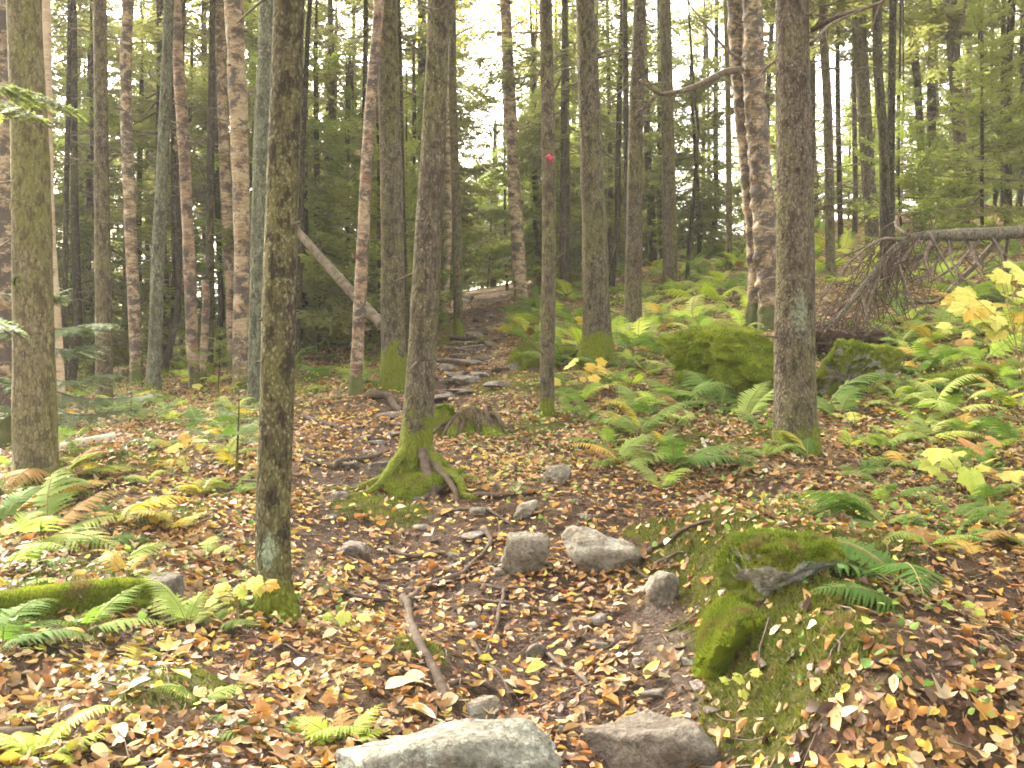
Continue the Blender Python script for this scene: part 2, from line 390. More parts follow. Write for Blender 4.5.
def ground_mat():
    m = NT('forest_floor'); v = m.node('TexCoord').outputs['Object']
    tr = m.attr('trail'); ms = m.attr('moss'); gv = m.attr('gravel')
    # layered fallen leaves: two sheets of voronoi cells with a colour each
    def leaves(sc, seed):
        w_ = m.node('VectorMath', {0: v, 1: (seed, seed * 2, 0)}, operation='ADD').outputs[0]
        dn = m.node('TexNoise', {'Vector': w_, 'Scale': 14.0}).outputs['Color']
        w2 = m.node('VectorMath', {0: w_, 1: m.node('VectorMath', {0: dn, 1: (0.05, 0.05, 0.05)}, operation='MULTIPLY').outputs[0]}, operation='ADD').outputs[0]
        cc = m.node('TexVoronoi', {'Vector': w2, 'Scale': sc})
        r = m.sep(cc.outputs['Color'])[0]
        col = m.ramp(r, [(0.0, (0.045, 0.028, 0.019)), (0.3, (0.13, 0.073, 0.036)), (0.5, (0.26, 0.15, 0.062)), (0.7, (0.37, 0.25, 0.12)), (0.86, (0.50, 0.37, 0.22)), (1.0, (0.52, 0.36, 0.07))])
        return col, cc.outputs['Distance']
    c1, d1 = leaves(22, 0.0); c2, d2 = leaves(30, 7.3)
    lc = m.mix(m.ramp(m.noise(v, 9, 3), [(0.47, 0.0), (0.53, 1.0)]), c1, c2)
    duff = m.mix(m.ramp(m.noise(v, 75, 6, 0.85), [(0.40, 0.0), (0.62, 1.0)]), (0.020, 0.011, 0.008), (0.165, 0.095, 0.058))
    duff = m.mix(m.ramp(m.noise(v, 14, 5, 0.75), [(0.40, 0.75), (0.55, 0.0)]), duff, (0.030, 0.017, 0.011))
    duff = m.mix(m.ramp(m.noise(v, 6, 5, 0.75), [(0.56, 0.0), (0.70, 0.6)]), duff, (0.075, 0.075, 0.022))
    soil = m.mix(m.ramp(m.noise(v, 80, 6, 0.82), [(0.40, 0.0), (0.64, 1.0)]), (0.034, 0.020, 0.014), (0.20, 0.135, 0.10))
    soil = m.mix(m.ramp(m.noise(v, 9, 5, 0.75), [(0.40, 0.6), (0.56, 0.0)]), soil, (0.045, 0.026, 0.018))
    lf = m.ramp(m.noise(v, 2.2, 5, 0.65), [(0.40, 0.0), (0.60, 0.9)])
    lf = m.math('MULTIPLY', lf, m.math('SUBTRACT', 1.0, m.math('MULTIPLY', m.attr('bare'), .9)))
    c = m.mix(lf, duff, lc)
    trf = m.ramp(m.math('ADD', tr, m.math('MULTIPLY', m.math('SUBTRACT', m.noise(v, 7, 4, 0.65), 0.5), 0.9)), [(0.35, 0.0), (0.70, 0.85)])
    c = m.mix(trf, c, soil)
    gvc = m.mix(m.ramp(m.voro(v, 60, 'F1', 'Color'), [(0.2, 0.0), (0.8, 1.0)]), (0.085, 0.062, 0.05), (0.24, 0.19, 0.16))
    c = m.mix(m.ramp(m.math('ADD', gv, m.math('MULTIPLY', m.math('SUBTRACT', m.noise(v, 9, 5, .7), 0.5), 1.8)), [(0.5, 0.0), (0.95, 0.75)]), c, gvc)
    msf = m.ramp(m.math('ADD', ms, m.math('MULTIPLY', m.math('SUBTRACT', m.noise(v, 13, 6, 0.75), 0.5), 2.2)), [(0.46, 0.0), (0.70, 0.9)])
    mc = m.mix(m.ramp(m.noise(v, 20, 4), [(0.35, 0.0), (0.65, 1.0)]), (0.05, 0.06, 0.010), (0.14, 0.14, 0.025))
    c = m.mix(msf, c, mc)
    h = m.math('ADD', m.math('MULTIPLY', d1, 0.8), m.math('MULTIPLY', m.noise(v, 38, 6, 0.8), 1.3))
    return m.done(c, 0.9, h, 1.0, 0.045, spec=0.15)
M['ground'] = ground_mat()

def litter_mat():
    m = NT('fallen_leaves'); c = m.attr('col', 'Color')
    n = m.noise(m.node('TexCoord').outputs['Object'], 60, 3)
    c = m.mix(m.ramp(n, [(0.35, 0.35), (0.6, 0.0)]), c, m.mix(1.0, c, (0.55, 0.42, 0.35), 'MULTIPLY'))
    return m.done(c, 0.6, None, trans=0.18, spec=0.3)
M['litter'] = litter_mat()
def attr_leaf(name, trans):
    m = NT(name); c = m.attr('col', 'Color'); return m.done(c, 0.7, None, trans=trans, spec=0.2)
M['greens'] = attr_leaf('small_green_leaves', 0.35)
M['mossblade'] = attr_leaf('moss_blades', 0.35)
# ------------------------------------------------------------------ terrain
def PX(px, py, d):
    return np.array([(px - 512) / FPX * d, d, EYE + (384 - py) / FPX * d])
_ctrl = [  # (pixel x, pixel y, distance) of ground points read off the photograph
 (640,768,2.9),(512,700,3.35),(560,640,3.95),(520,560,4.9),(430,490,6.1),(400,440,7.7),(440,400,9.6),(470,360,12.5),(480,325,18),(485,305,26),(500,288,36),
 (0,768,2.75),(130,700,3.3),(30,640,3.8),(140,560,4.8),(35,488,6.5),(100,440,8.5),(150,402,10.6),(190,388,11.6),(245,387,12),(100,368,20),(200,356,24),(60,352,35),(300,338,25),(300,322,40),(50,335,50),
 (275,612,4.3),(795,448,7.0),(880,565,4.7),(780,545,4.9),(1000,768,2.65),(1000,655,3.6),(900,472,6.6),(1000,422,7.7),(870,385,9.6),(740,405,9.0),(597,358,11.5),(634,338,13.5),(547,418,8.6),
 (700,288,18),(700,262,24),(870,305,13),(950,228,21),(1010,245,17),(820,252,22),(600,282,22),(520,307,20),(1000,205,29),(520,282,40),(800,225,38),(350,388,10.6),
]
CP = np.array([PX(*c) for c in _ctrl])
extra = np.array([(0,0,0.0),(-3,0,0.0),(3,0,0.12),(0,-6,-0.75),(-8,-6,-0.8),(8,-6,-0.35),(-25,20,-0.9),(-40,60,1.5),(0,75,7.5),(35,60,10.5),(25,20,4.2),(14,5,1.6),(-14,6,-0.2),(60,100,17),(-60,110,6),(0,130,13)])
CP = np.concatenate([CP, extra])
_sc = 10.0
def _U(r2): return 0.5 * r2 * np.log(r2 + 1e-12)
def _fit(lam=0.004):
    X = CP[:, :2] / _sc; n = len(X)
    K = _U(((X[:, None] - X[None]) ** 2).sum(-1)) + lam * np.eye(n) * np.maximum(0.15, (CP[:, 1] / 10.0)) ** 2
    A = np.concatenate([np.ones((n, 1)), X], 1)
    L = np.zeros((n + 3, n + 3)); L[:n, :n] = K; L[:n, n:] = A; L[n:, :n] = A.T
    return np.linalg.solve(L, np.concatenate([CP[:, 2], np.zeros(3)])), X
_W, _X = _fit()
def H0(x, y):
    x = np.asarray(x, float); y = np.asarray(y, float); sh = np.broadcast(x, y).shape
    x = np.broadcast_to(x, sh).ravel(); y = np.broadcast_to(y, sh).ravel(); out = np.empty(len(x))
    for i in range(0, len(x), 20000):
        p = np.stack([x[i:i + 20000], y[i:i + 20000]], 1) / _sc
        out[i:i + 20000] = _U(((p[:, None] - _X[None]) ** 2).sum(-1)) @ _W[:-3] + _W[-3] + p @ _W[-2:]
    return out.reshape(sh)
def ray_ground(px, py, Hf, tmax=90):
    t = np.concatenate([np.linspace(1.2, 12, 400), np.linspace(12.05, tmax, 900)])
    x = (px - 512) / FPX * t; z = EYE + (384 - py) / FPX * t
    h = Hf(x, t) - z; k = np.argmax(h >= 0)
    if h[k] < 0: k = len(t) - 1
    if k == 0: return np.array([x[0], t[0], Hf(x[0], t[0])])
    a = h[k - 1] / (h[k - 1] - h[k]); tt = t[k - 1] + a * (t[k] - t[k - 1])
    xx = (px - 512) / FPX * tt
    return np.array([xx, tt, float(Hf(np.array([xx]), np.array([tt]))[0])])

def seg_dist(x, y, poly):
    """distance to a polyline (xy) and the position along it, 0..1"""
    best = np.full(np.shape(x), 1e9); pos = np.zeros(np.shape(x)); n = len(poly) - 1
    for i in range(n):
        a, b = poly[i], poly[i + 1]; d = b - a; L = d @ d + 1e-9
        t = np.clip(((x - a[0]) * d[0] + (y - a[1]) * d[1]) / L, 0, 1)
        q = np.hypot(x - a[0] - t * d[0], y - a[1] - t * d[1]); m = q < best
        best = np.where(m, q, best); pos = np.where(m, (i + t) / n, pos)
    return best, pos

TRAIL_PX = [(600,766),(575,690),(540,620),(470,570),(395,520),(365,455),(392,422),(435,398),(455,372),(468,345),(482,325),(484,308),(492,296)]
TRAIL = np.array([ray_ground(a, b, H0)[:2] for a, b in TRAIL_PX]); TRAIL = resample(np.c_[TRAIL, np.zeros(len(TRAIL))], 0.5)[:, :2]
TRAIL = np.concatenate([[[0.35, -8], [0.35, 1.0]], TRAIL])
GRAVEL = np.array([ray_ground(a, b, H0)[:2] for a, b in [(655,600),(668,640),(690,690),(735,735)]])
BANK = np.array([ray_ground(a, b, H0)[:2] for a, b in [(640,520),(692,570),(705,615),(720,665),(765,725),(800,790)]])
def trail_mask(x, y):
    d, t = seg_dist(x, y, TRAIL); d = d + 0.18 * fbm(x * 0.9, y * 0.9, s=5)
    return np.clip(1.25 - d / (0.50 + 0.012 * np.maximum(y, 0)), 0, 1)
# moss patches on the ground: (pixel x, pixel y, radius m)
MOSSP = [ray_ground(a, b, H0).tolist() + [r] for a, b, r in [
 (720,585,.28),(745,600,.30),(735,640,.28),(765,660,.30),(790,690,.34),(745,700,.22),(800,740,.30),(850,600,.3),(780,520,.3),(700,560,.30),(655,530,.16),(770,640,.20),(830,740,.16),(640,300,.9),(170,705,.22),(75,600,.34),(420,655,.12),(245,615,.12),(770,440,.28),(545,428,.25),(500,378,.45),
 (150,520,.35),(20,500,.4),(360,498,.20),(400,500,.2),(510,395,.4),(930,545,.35),(850,620,.16),(960,380,.5),(600,362,.5),(390,390,.5),(60,470,.4),(120,470,.4),(455,338,.6),(300,380,.6),(560,400,.3),(690,440,.3),(850,690,.1),(90,650,.1)]]
BAREP = [ray_ground(a, b, H0).tolist() + [r] for a, b, r in [(930,690,.42),(880,640,.3),(1000,640,.4),(270,650,.28),(235,690,.25),(600,500,.5),(560,520,.4),(660,520,.35),(470,600,.4),(500,650,.35),(640,620,.3),(110,650,.22),(190,640,.2),(880,740,.3),(430,640,.25),(330,720,.15),(370,470,.5),(320,540,.4)]]
def bare_mask(x, y):
    r = np.zeros(np.shape(x))
    for a, b, c, q in BAREP: r = np.maximum(r, np.clip(1.3 - np.hypot(x - a, y - b) / q * .8, 0, 1))
    return np.clip(r + .5 * fbm(x * 2.2, y * 2.2, s=19), 0, 1) * (r > 0)
def moss_mask(x, y):
    r = np.zeros(np.shape(x))
    for a, b, c, q in MOSSP: r = np.maximum(r, np.clip(1.35 - np.hypot(x - a, y - b) / q * 0.9, 0, 1))
    return np.clip(r + 0.25 * fbm(x * 2, y * 2, s=9), 0, 1)
def bank_h(x, y):
    """the step of about a hand's height up the right side of the trail"""
    d, t = seg_dist(x, y, BANK); side = np.interp(y, BANK[::-1, 1], BANK[::-1, 0])
    s = x - side; k = np.clip((y - 2.2) / 0.5, 0, 1) * np.clip((5.6 - y) / 0.8, 0, 1)
    return k * 0.25 * np.clip((s + 0.06) / 0.22, 0, 1) ** 1.0 * np.exp(-np.maximum(s - 0.3, 0) / 1.3)
def H(x, y):
    x = np.asarray(x, float); y = np.asarray(y, float)
    near = np.clip(1.2 - y / 30.0, 0.35, 1)
    h = H0(x, y) + near * (0.16 * fbm(x * 0.55, y * 0.55, s=1, o=3) + 0.06 * fbm(x * 2.3, y * 2.3, s=2, o=3)) + 0.022 * fbm(x * 9, y * 9, s=3, o=3)
    tm = trail_mask(x, y)
    return h - 0.07 * tm * near + bank_h(x, y) + 0.05 * moss_mask(x, y)
Hexact = H
class _Grid:
    def __init__(s, x0, x1, y0, y1, st):
        s.x0, s.y0, s.st = x0, y0, st; xs = np.arange(x0, x1 + st, st); ys = np.arange(y0, y1 + st, st)
        a, b = np.meshgrid(xs, ys); s.h = np.concatenate([Hexact(a[i:i + 40], b[i:i + 40]) for i in range(0, len(ys), 40)]); s.ny, s.nx = s.h.shape
    def __call__(s, x, y):
        u = np.clip((x - s.x0) / s.st, 0, s.nx - 1.001); v = np.clip((y - s.y0) / s.st, 0, s.ny - 1.001); i = u.astype(int); j = v.astype(int); a = u - i; b = v - j; h = s.h
        return (h[j, i] * (1 - a) + h[j, i + 1] * a) * (1 - b) + (h[j + 1, i] * (1 - a) + h[j + 1, i + 1] * a) * b
_near = _Grid(-10, 10, 0.5, 17, 0.03); _far = _Grid(-140, 140, -12, 152, 0.35)
def H(x, y):
    x = np.asarray(x, float); y = np.asarray(y, float); m = (x > -9.9) & (x < 9.9) & (y > 0.6) & (y < 16.9)
    f = np.clip(np.minimum(np.minimum(9.9 - np.abs(x), 16.9 - y), y - 0.6) / 0.7, 0, 1)
    return np.where(m, f * _near(x, y), 0) + (1 - np.where(m, f, 0)) * _far(x, y)
def G(px, py): return ray_ground(px, py, H)
def GZ(x, y): return float(H(np.array([x]), np.array([y]))[0])

rows = np.concatenate([np.linspace(-10, 1.6, 40), 1.6 + np.cumsum(np.geomspace(0.016, 2.4, 470))])
rows = rows[rows < 150]
us = np.linspace(-1, 1, 520); us = np.sign(us) * np.abs(us) ** 1.25
XX = us[None] * (9 + 0.95 * np.maximum(rows, 0))[:, None]; YY = np.repeat(rows[:, None], len(us), 1)
ZZ = H(XX, YY)
R_, C_ = XX.shape
i = np.arange(R_ - 1)[:, None] * C_; j = np.arange(C_ - 1)[None]
Q = np.stack([i + j, i + j + 1, i + C_ + j + 1, i + C_ + j], -1).reshape(-1, 4)
x_, y_ = XX.ravel(), YY.ravel()
gd, gt = seg_dist(x_, y_, GRAVEL)
gme = mesh_data('ground', np.stack([x_, y_, ZZ.ravel()], 1), [Q], [M['ground']],
                {'trail': trail_mask(x_, y_), 'moss': moss_mask(x_, y_), 'bare': bare_mask(x_, y_), 'gravel': np.clip(1.2 - gd / 0.16, 0, 1)})
tag(link('ground', gme), 'leaf strewn forest floor with a worn trail climbing uphill', None, None, 'structure')
# ------------------------------------------------------------------ trees
def trunk_mesh(name, pts, radii, mat, n=20, step=0.10, rough=0.05, flare=0.5, lobes=4, seed=0, extra=None):
    """pts: centre line in local coordinates, from just below the ground up"""
    c = resample(pts, step); L = np.linalg.norm(np.diff(c, axis=0), axis=1).cumsum(); L = np.concatenate([[0], L])
    P0 = np.asarray(pts, float); l0 = np.concatenate([[0], np.linalg.norm(np.diff(P0, axis=0), axis=1).cumsum()])
    r = np.interp(L, l0 / l0[-1] * L[-1], radii)
    V, Qd, T = tube_geo(c, r, n)
    body = V[:-2].reshape(len(c), n, 3); d = body - c[:, None]
    th = np.linspace(0, 2 * np.pi, n, endpoint=False)[None]; hh = c[:, 2:3]
    ph = seed * 1.7
    fl = flare * np.exp(-np.maximum(hh, 0) / (1.5 * r[0])) * (0.55 + 0.45 * np.sin(lobes * th + ph) + 0.25 * np.sin((lobes + 3) * th + 2 * ph))
    nz = rough * (1.1 * fbm(np.cos(th) * 1.5 + 0 * hh, np.sin(th) * 1.5 + 0 * hh, hh * 2.6 + 0 * th, s=seed, o=2) * 2.0 + 0.55 * fbm(np.cos(th) * 5 + 0 * hh, np.sin(th) * 5 + 0 * hh, hh * 11 + 0 * th, s=seed + 3, o=2))
    if extra is not None: nz = nz + extra(th, hh)
    V[:-2] = (c[:, None] + d * (1 + fl + nz)[..., None]).reshape(-1, 3)
    b = MB(); b.add(V, Qd, T)
    return b.data(name, [mat])

def bough(seed, ntw=11, nsub=5, wid=0.020, wood=True, flat=0.6):
    """one conifer bough of unit length along +X: wood (slot 1) and flat sprays of needle blades (slot 0)"""
    g = np.random.default_rng(seed); b = MB()
    t = np.linspace(0, 1, 7); ax = np.stack([t, 0.05 * np.sin(t * 5 + seed), -0.10 * np.sin(t * 2.6) + 0.10 * t * t], 1)
    if wood: b.add(*tube_geo(ax, np.linspace(0.012, 0.003, 7), 4, False)[:2], m=1)
    def blade(p, dr, l, w_):
        up = np.array([0, 0, 1.0]) + g.normal(0, 0.35, 3); s = np.cross(dr, up); s /= np.linalg.norm(s) + 1e-9
        q = np.array([p - s * w_ * 0.4, p + dr * l * 0.55 - s * w_, p + dr * l, p + dr * l * 0.55 + s * w_, p + s * w_ * 0.4])
        b.add(q[:4], [[0, 1, 2, 3]])
    for sd in (-1, 1):
        for k in range(ntw):
            u = 0.10 + 0.88 * (k + g.random() * 0.7) / ntw
            p = np.array([np.interp(u, t, ax[:, i]) for i in range(3)])
            L = 0.46 * (1.02 - u) ** 0.7 * min(1, u * 3.2) * g.uniform(0.6, 1.15) + 0.05
            an = sd * math.radians(g.uniform(42, 66)); dr = np.array([math.cos(an), math.sin(an), g.normal(-0.12, 0.16)]); dr /= np.linalg.norm(dr)
            for q in range(nsub):
                f = (q + 0.5) / nsub
                pp = p + dr * L * f + np.array([0, 0, -0.10 * f * f * L])
                for s2 in (-1, 1):
                    a2 = an + s2 * math.radians(g.uniform(25, 58)); d2 = np.array([math.cos(a2), math.sin(a2), g.normal(-0.1, 0.25)]); d2 /= np.linalg.norm(d2)
                    blade(pp, d2, g.uniform(0.07, 0.15) * (1.15 - 0.6 * f), wid * g.uniform(0.6, 1.2))
            blade(p + dr * L * 0.75, dr, L * 0.45, wid)
    for k in range(5): blade(ax[-1] - np.array([0.1 - 0.03 * k, 0, 0]), np.array([1, g.normal(0, .4), g.normal(0, .2)]), 0.12, wid)
    V = np.concatenate(b.V); 
    return V, {k: (np.concatenate(b.P[k]) if b.P[k] else np.zeros((0, k), int)) for k in (3, 4)}, {k: (np.concatenate(b.M[k]) if b.M[k] else np.zeros(0, int)) for k in (3, 4)}
BOUGHS = [bough(s) for s in range(5)]
BOUGHS_FINE = [bough(s + 50, 15, 9, 0.011) for s in range(3)]

def rotz(a): c, s = math.cos(a), math.sin(a); return np.array([[c, -s, 0], [s, c, 0], [0, 0, 1]])
def roty(a): c, s = math.cos(a), math.sin(a); return np.array([[c, 0, s], [0, 1, 0], [-s, 0, c]])
def rotx(a): c, s = math.cos(a), math.sin(a); return np.array([[1, 0, 0], [0, c, -s], [0, s, c]])

def put_bough(b, B, origin, az, pitch, L, roll=0.0):
    V, Pp, Mm = B
    R = rotz(az) @ roty(-pitch) @ rotx(roll)
    b.add(V * L @ R.T + origin, None); off = b.n - len(V)
    for k in (3, 4):
        if len(Pp[k]): b.P[k].append(Pp[k] + off); b.M[k].append(Mm[k])

def crown_mesh(name, h0, h1, rad, seed, nb=60, needles='needles', dead=(0.8, 0), pitch=(-0.35, 0.25), fine=False, shape=0.75, wood='twig', dlen=1.0, bias=0.9):
    """all branches of a conifer between heights h0 and h1; dead = (from height, number) of bare twiggy branches below"""
    g = np.random.default_rng(seed); b = MB()
    for k in range(nb):
        f = ((k + g.random()) / nb) ** bias; z = h0 + (h1 - h0) * f
        L = rad * ((1 - f) ** shape * 0.95 + 0.10) * g.uniform(0.65, 1.15)
        if f < 0.12: L *= g.uniform(0.5, 1)
        put_bough(b, (BOUGHS_FINE if fine else BOUGHS)[g.integers(3 if fine else 5)], np.array([0, 0, z]), g.uniform(0, 6.283), pitch[0] + (pitch[1] - pitch[0]) * f + g.normal(0, 0.12), L, g.normal(0, 0.3))
    for k in range(dead[1]):
        z = dead[0] + (h0 + 1.0 - dead[0]) * g.random(); az = g.uniform(0, 6.283); L = g.uniform(0.35, 1.25) * dlen; t = np.linspace(0, 1, 6)
        dn = g.uniform(-0.55, 0.15)
        c = np.stack([t * L, 0.06 * L * np.sin(t * 4 + k), (dn * t + g.uniform(-.2, .25) * t * t) * L], 1) @ rotz(az).T + [0, 0, z]
        b.add(*tube_geo(c, np.linspace(0.011, 0.003, 6), 4, False)[:2], m=1)
        for q in range(g.integers(2, 6)):
            i = g.integers(1, 5); a2 = az + g.choice([-1, 1]) * g.uniform(0.5, 1.0); l2 = L * g.uniform(0.2, 0.45)
            c2 = c[i] + np.linspace(0, 1, 3)[:, None] * np.array([math.cos(a2), math.sin(a2), g.uniform(-0.6, 0.1)]) * l2
            b.add(*tube_geo(c2, np.linspace(0.005, 0.002, 3), 3, False)[:2], m=1)
    return b.data(name, [M[needles], M[wood]], smooth=False)

def leaf_crown_mesh(name, h0, h1, rad, seed, n=2600):
    """a thin broadleaf crown: branches with small yellow leaves"""
    g = np.random.default_rng(seed); b = MB(); tips = []
    for k in range(16):
        z = h0 + (h1 - h0) * g.random() * 0.8; az = g.uniform(0, 6.283); L = rad * g.uniform(0.6, 1.1); t = np.linspace(0, 1, 6)
        c = np.stack([t * L * 0.9, 0.08 * L * np.sin(t * 3 + k), L * (0.55 * t)], 1) @ rotz(az).T + [0, 0, z]
        b.add(*tube_geo(c, np.linspace(0.02, 0.004, 6), 4, False)[:2], m=1); tips += [c[i] for i in (2, 3, 4, 5)]
    tips = np.array(tips); c = tips[g.integers(len(tips), size=n)] + g.normal(0, 0.32, (n, 3)) * rad * 0.55
    d = g.normal(0, 1, (n, 3)); d[:, 2] *= 0.5; d /= np.linalg.norm(d, axis=1)[:, None]
    s = np.cross(d, g.normal(0, 1, (n, 3))); s /= np.linalg.norm(s, axis=1)[:, None]; l = g.uniform(0.03, 0.06, (n, 1))
    V = np.stack([c - d * l, c + s * l * 0.6, c + d * l, c - s * l * 0.6], 1).reshape(-1, 3)
    b.add(V, np.arange(4 * n).reshape(n, 4))
    return b.data(name, [M['birchleaf'], M['twig']], smooth=False)

# shared crowns: high crowns for the near trees, mixed crowns for the woods behind
CROWN = {
 'high': crown_mesh('crown', 6.4, 12.0, 1.5, 1, 30, 'needles', (3.0, 10)),
 'a': crown_mesh('crown', 3.0, 12.5, 1.8, 2, 46, 'needles', (0.9, 30), bias=1.25),
 'b': crown_mesh('crown', 1.8, 11.5, 1.7, 3, 52, 'needles', (0.7, 24), bias=1.25),
 'c': crown_mesh('crown', 4.2, 13.0, 1.8, 4, 42, 'needles', (1.0, 44), dlen=1.2, bias=1.2),
 'd': crown_mesh('crown', 0.9, 7.0, 1.8, 5, 74, 'needles_fresh', (0.5, 10), bias=1.3),
 'e': crown_mesh('crown', 0.35, 5.2, 1.5, 6, 80, 'needles_fresh', (0.2, 0), pitch=(-0.15, 0.5)),
 'f': crown_mesh('crown', 0.25, 3.4, 1.15, 7, 60, 'needles_fresh', (0.2, 0), pitch=(-0.10, 0.5)),
 'p': crown_mesh('crown', 6.0, 9.0, 1.0, 9, 14, 'needles', (0.6, 46), dlen=.9),
 'y': leaf_crown_mesh('crown', 5.2, 11, 1.9, 8, 1500),
}
def bg_trunk(name, h, r, mat, seed):
    g = np.random.default_rng(seed); z = np.array([-0.4, 0, 0.15, 1, 3, 6, h * 0.75, h])
    pts = np.stack([np.cumsum(g.normal(0, 0.035, 8)) * (z > 0.5), np.cumsum(g.normal(0, 0.035, 8)) * (z > 0.5), z], 1)
    return trunk_mesh(name, pts, [r * 1.15, r * 1.1, r * 1.03, r, r * .92, r * .75, r * .4, r * .08], mat, 9, 0.5, 0.05, 0.35, 3, seed)
BGT = {
 'a': [bg_trunk('trunk', 12.4, 0.105, M['bark_far'], 11), bg_trunk('trunk', 12.4, 0.085, M['bark_dark'], 12)],
 'b': [bg_trunk('trunk', 11.4, 0.095, M['bark_far'], 13), bg_trunk('trunk', 11.4, 0.075, M['bark_olive'], 14)],
 'c': [bg_trunk('trunk', 12.9, 0.12, M['bark_far'], 15), bg_trunk('trunk', 12.9, 0.10, M['bark_dark'], 16)],
 'd': [bg_trunk('trunk', 7.9, 0.075, M['bark_far'], 17), bg_trunk('trunk', 7.9, 0.06, M['bark_dark'], 18)],
 'e': [bg_trunk('trunk', 5.1, 0.035, M['bark_dark'], 19)],
 'f': [bg_trunk('trunk', 3.3, 0.024, M['bark_dark'], 20)],
 'p': [bg_trunk('trunk', 9.0, 0.062, M['bark_dark'], 31), bg_trunk('trunk', 9.0, 0.05, M['bark_dark'], 32), bg_trunk('trunk', 9.0, 0.07, M['bark_far'], 33)],
 'y': [bg_trunk('trunk', 11, 0.085, M['birch'], 21), bg_trunk('trunk', 11, 0.07, M['birch_red'], 22)],
}

def hero(name, label, base, ws, pts, bark, crown='high', crown_h=None, flare=0.5, lobes=4, seed=0, top=12.5, n=22, step=0.06, rough=0.05, branches=(), cat='tree', group=None, dist=None, extra=None, crown_rot=0.0, crown_s=1.0):
    """base: pixel of the foot; pts: [(px, py)] centre line at the tree's distance; ws: pixel widths at base and at the last point"""
    b = G(*base) if dist is None else None
    if dist is not None:
        x = (base[0] - 512) / FPX * dist; b = np.array([x, dist, GZ(x, dist)])
    d = b[1]; root = empty(name, tuple(b), label, cat, group)
    if crown == 'high' and d > 15 and cat == 'tree' and base[0] > 820: crown, crown_h = 'c', 4.2
    loc = [np.array([0, 0, -0.35]), np.array([0, 0, 0.0])]
    for px, py in pts: loc.append(PX(px, py, d) - b)
    loc = [loc[0], loc[1]] + [p for p in loc[2:] if p[2] > 0.05]
    a, e = loc[-2], loc[-1]; sl = (e - a) / max(0.3, e[2] - a[2]); sl[1] = 0
    zt = loc[-1][2]
    while loc[-1][2] < top - 0.5:
        sl = sl * np.array([0.7, 1, 1]); loc.append(loc[-1] + sl * min(2.5, max(0.6, top - loc[-1][2])))
    r0, r1 = ws[0] / 2 / FPX * d * .88, ws[1] / 2 / FPX * d * .90
    zs = [max(p[2], 0) for p in loc]; rad = [np.interp(z, [0, zt, max(top, zt + 0.1)], [r0, r1, 0.012]) for z in zs]
    me = trunk_mesh('trunk', loc, rad, M[bark] if isinstance(bark, str) else bark, n, step, rough, flare, lobes, seed, extra)
    link('trunk', me, root)
    C = resample(loc, 0.2)
    def at(z): return np.array([np.interp(z, C[:, 2], C[:, 0]), np.interp(z, C[:, 2], C[:, 1]), z])
    if crown:
        c = link('crown', CROWN[crown], root); z0 = 6.2 if crown_h is None else crown_h
        c.location = tuple(at(z0) - np.array([0, 0, z0])); c.rotation_euler = (0, 0, seed * 1.3 + crown_rot); c.scale = (crown_s,) * 3
    g = np.random.default_rng(seed + 900)
    for br in branches:   # explicit: list of pixel points (with an optional depth offset), or None for a random dead twig
        m = MB()
        if isinstance(br, (int, float)):
            z = br; L = g.uniform(0.3, 0.75); az = g.uniform(0, 6.28); t = np.linspace(0, 1, 6)
            c = np.stack([t * L, 0.07 * L * np.sin(t * 4), g.uniform(-0.35, 0.1) * t * L], 1) @ rotz(az).T + at(z); r_ = 0.007
        else:
            pp, rr, dz = br; c = resample([PX(px, py, d + dz * k / max(1, len(pp) - 1)) - b for k, (px, py) in enumerate(pp)], 0.08); r_ = rr / 2 / FPX * d
        m.add(*tube_geo(c, np.linspace(r_, r_ * 0.35, len(c)), 6))
        for q in range(g.integers(2, 5)):
            i = g.integers(len(c) // 3, len(c)); dr = g.normal(0, 1, 3); dr[2] = dr[2] * 0.6 - 0.2; dr /= np.linalg.norm(dr)
            k = np.linspace(0, 1, 4)[:, None]; c2 = c[i] + k * dr * g.uniform(0.08, 0.30) + np.array([0, 0, -0.03]) * k * k
            m.add(*tube_geo(c2, np.linspace(r_ * 0.4, r_ * 0.15, 4), 4))
        link('branch', m.data('branch', [M['twig']]), root)
    return root, b, at

# -- the near trees, each read off the photograph
hero('spruce_tree', 'thick olive-barked spruce at the left edge with a dark knot hole halfway up', (36,482), (47,36), [(35,440),(33,285),(30,150),(24,0)], 'bark_olive', flare=0.22, seed=1)
FRONT, FRONT_B, _at = hero('spruce_tree', 'dark lichen-speckled spruce nearest the camera, pale green patch near its foot', (273,612), (40,34), [(273,560),(274,480),(277,400),(282,200),(289,0)], 'bark_lichen', flare=0.75, seed=2)
hero('spruce_tree', 'pale grey-green lichen-coated trunk right behind the dark front tree', (253,408), (13,21), [(254,380),(258,250),(263,120),(269,0)], 'bark_pale', flare=0.3, seed=3)
ROOTY, ROOTY_B, ROOTY_AT = hero('spruce_tree', 'spruce with a mossy green foot and spreading bare roots in the middle of the trail', (415,478), (36,24), [(416,450),(419,400),(424,320),(431,190),(436,80),(439,0)], 'bark_mossfoot', flare=0.55, lobes=5, seed=4, n=28, step=0.04)
hero('spruce_tree', 'straight stout brown spruce behind the mossy-footed trail tree, green moss at its base', (394,388), (27,23), [(393,330),(392,220),(389,100),(387,0)], 'bark_mossfoot', flare=0.4, seed=5, branches=[([(401,35),(412,45),(424,55)],3,.1),([(402,90),(420,97),(440,104)],2.5,-.2)])
hero('birch_tree', 'slim birch with pink and dark red peeling bark leaning over the fallen pole', (355,394), (15,11), [(357,360),(360,300),(364,220),(368,140),(374,60),(379,0)], 'birch_red', 'y', 3.8, flare=0.3, seed=6, rough=0.09)
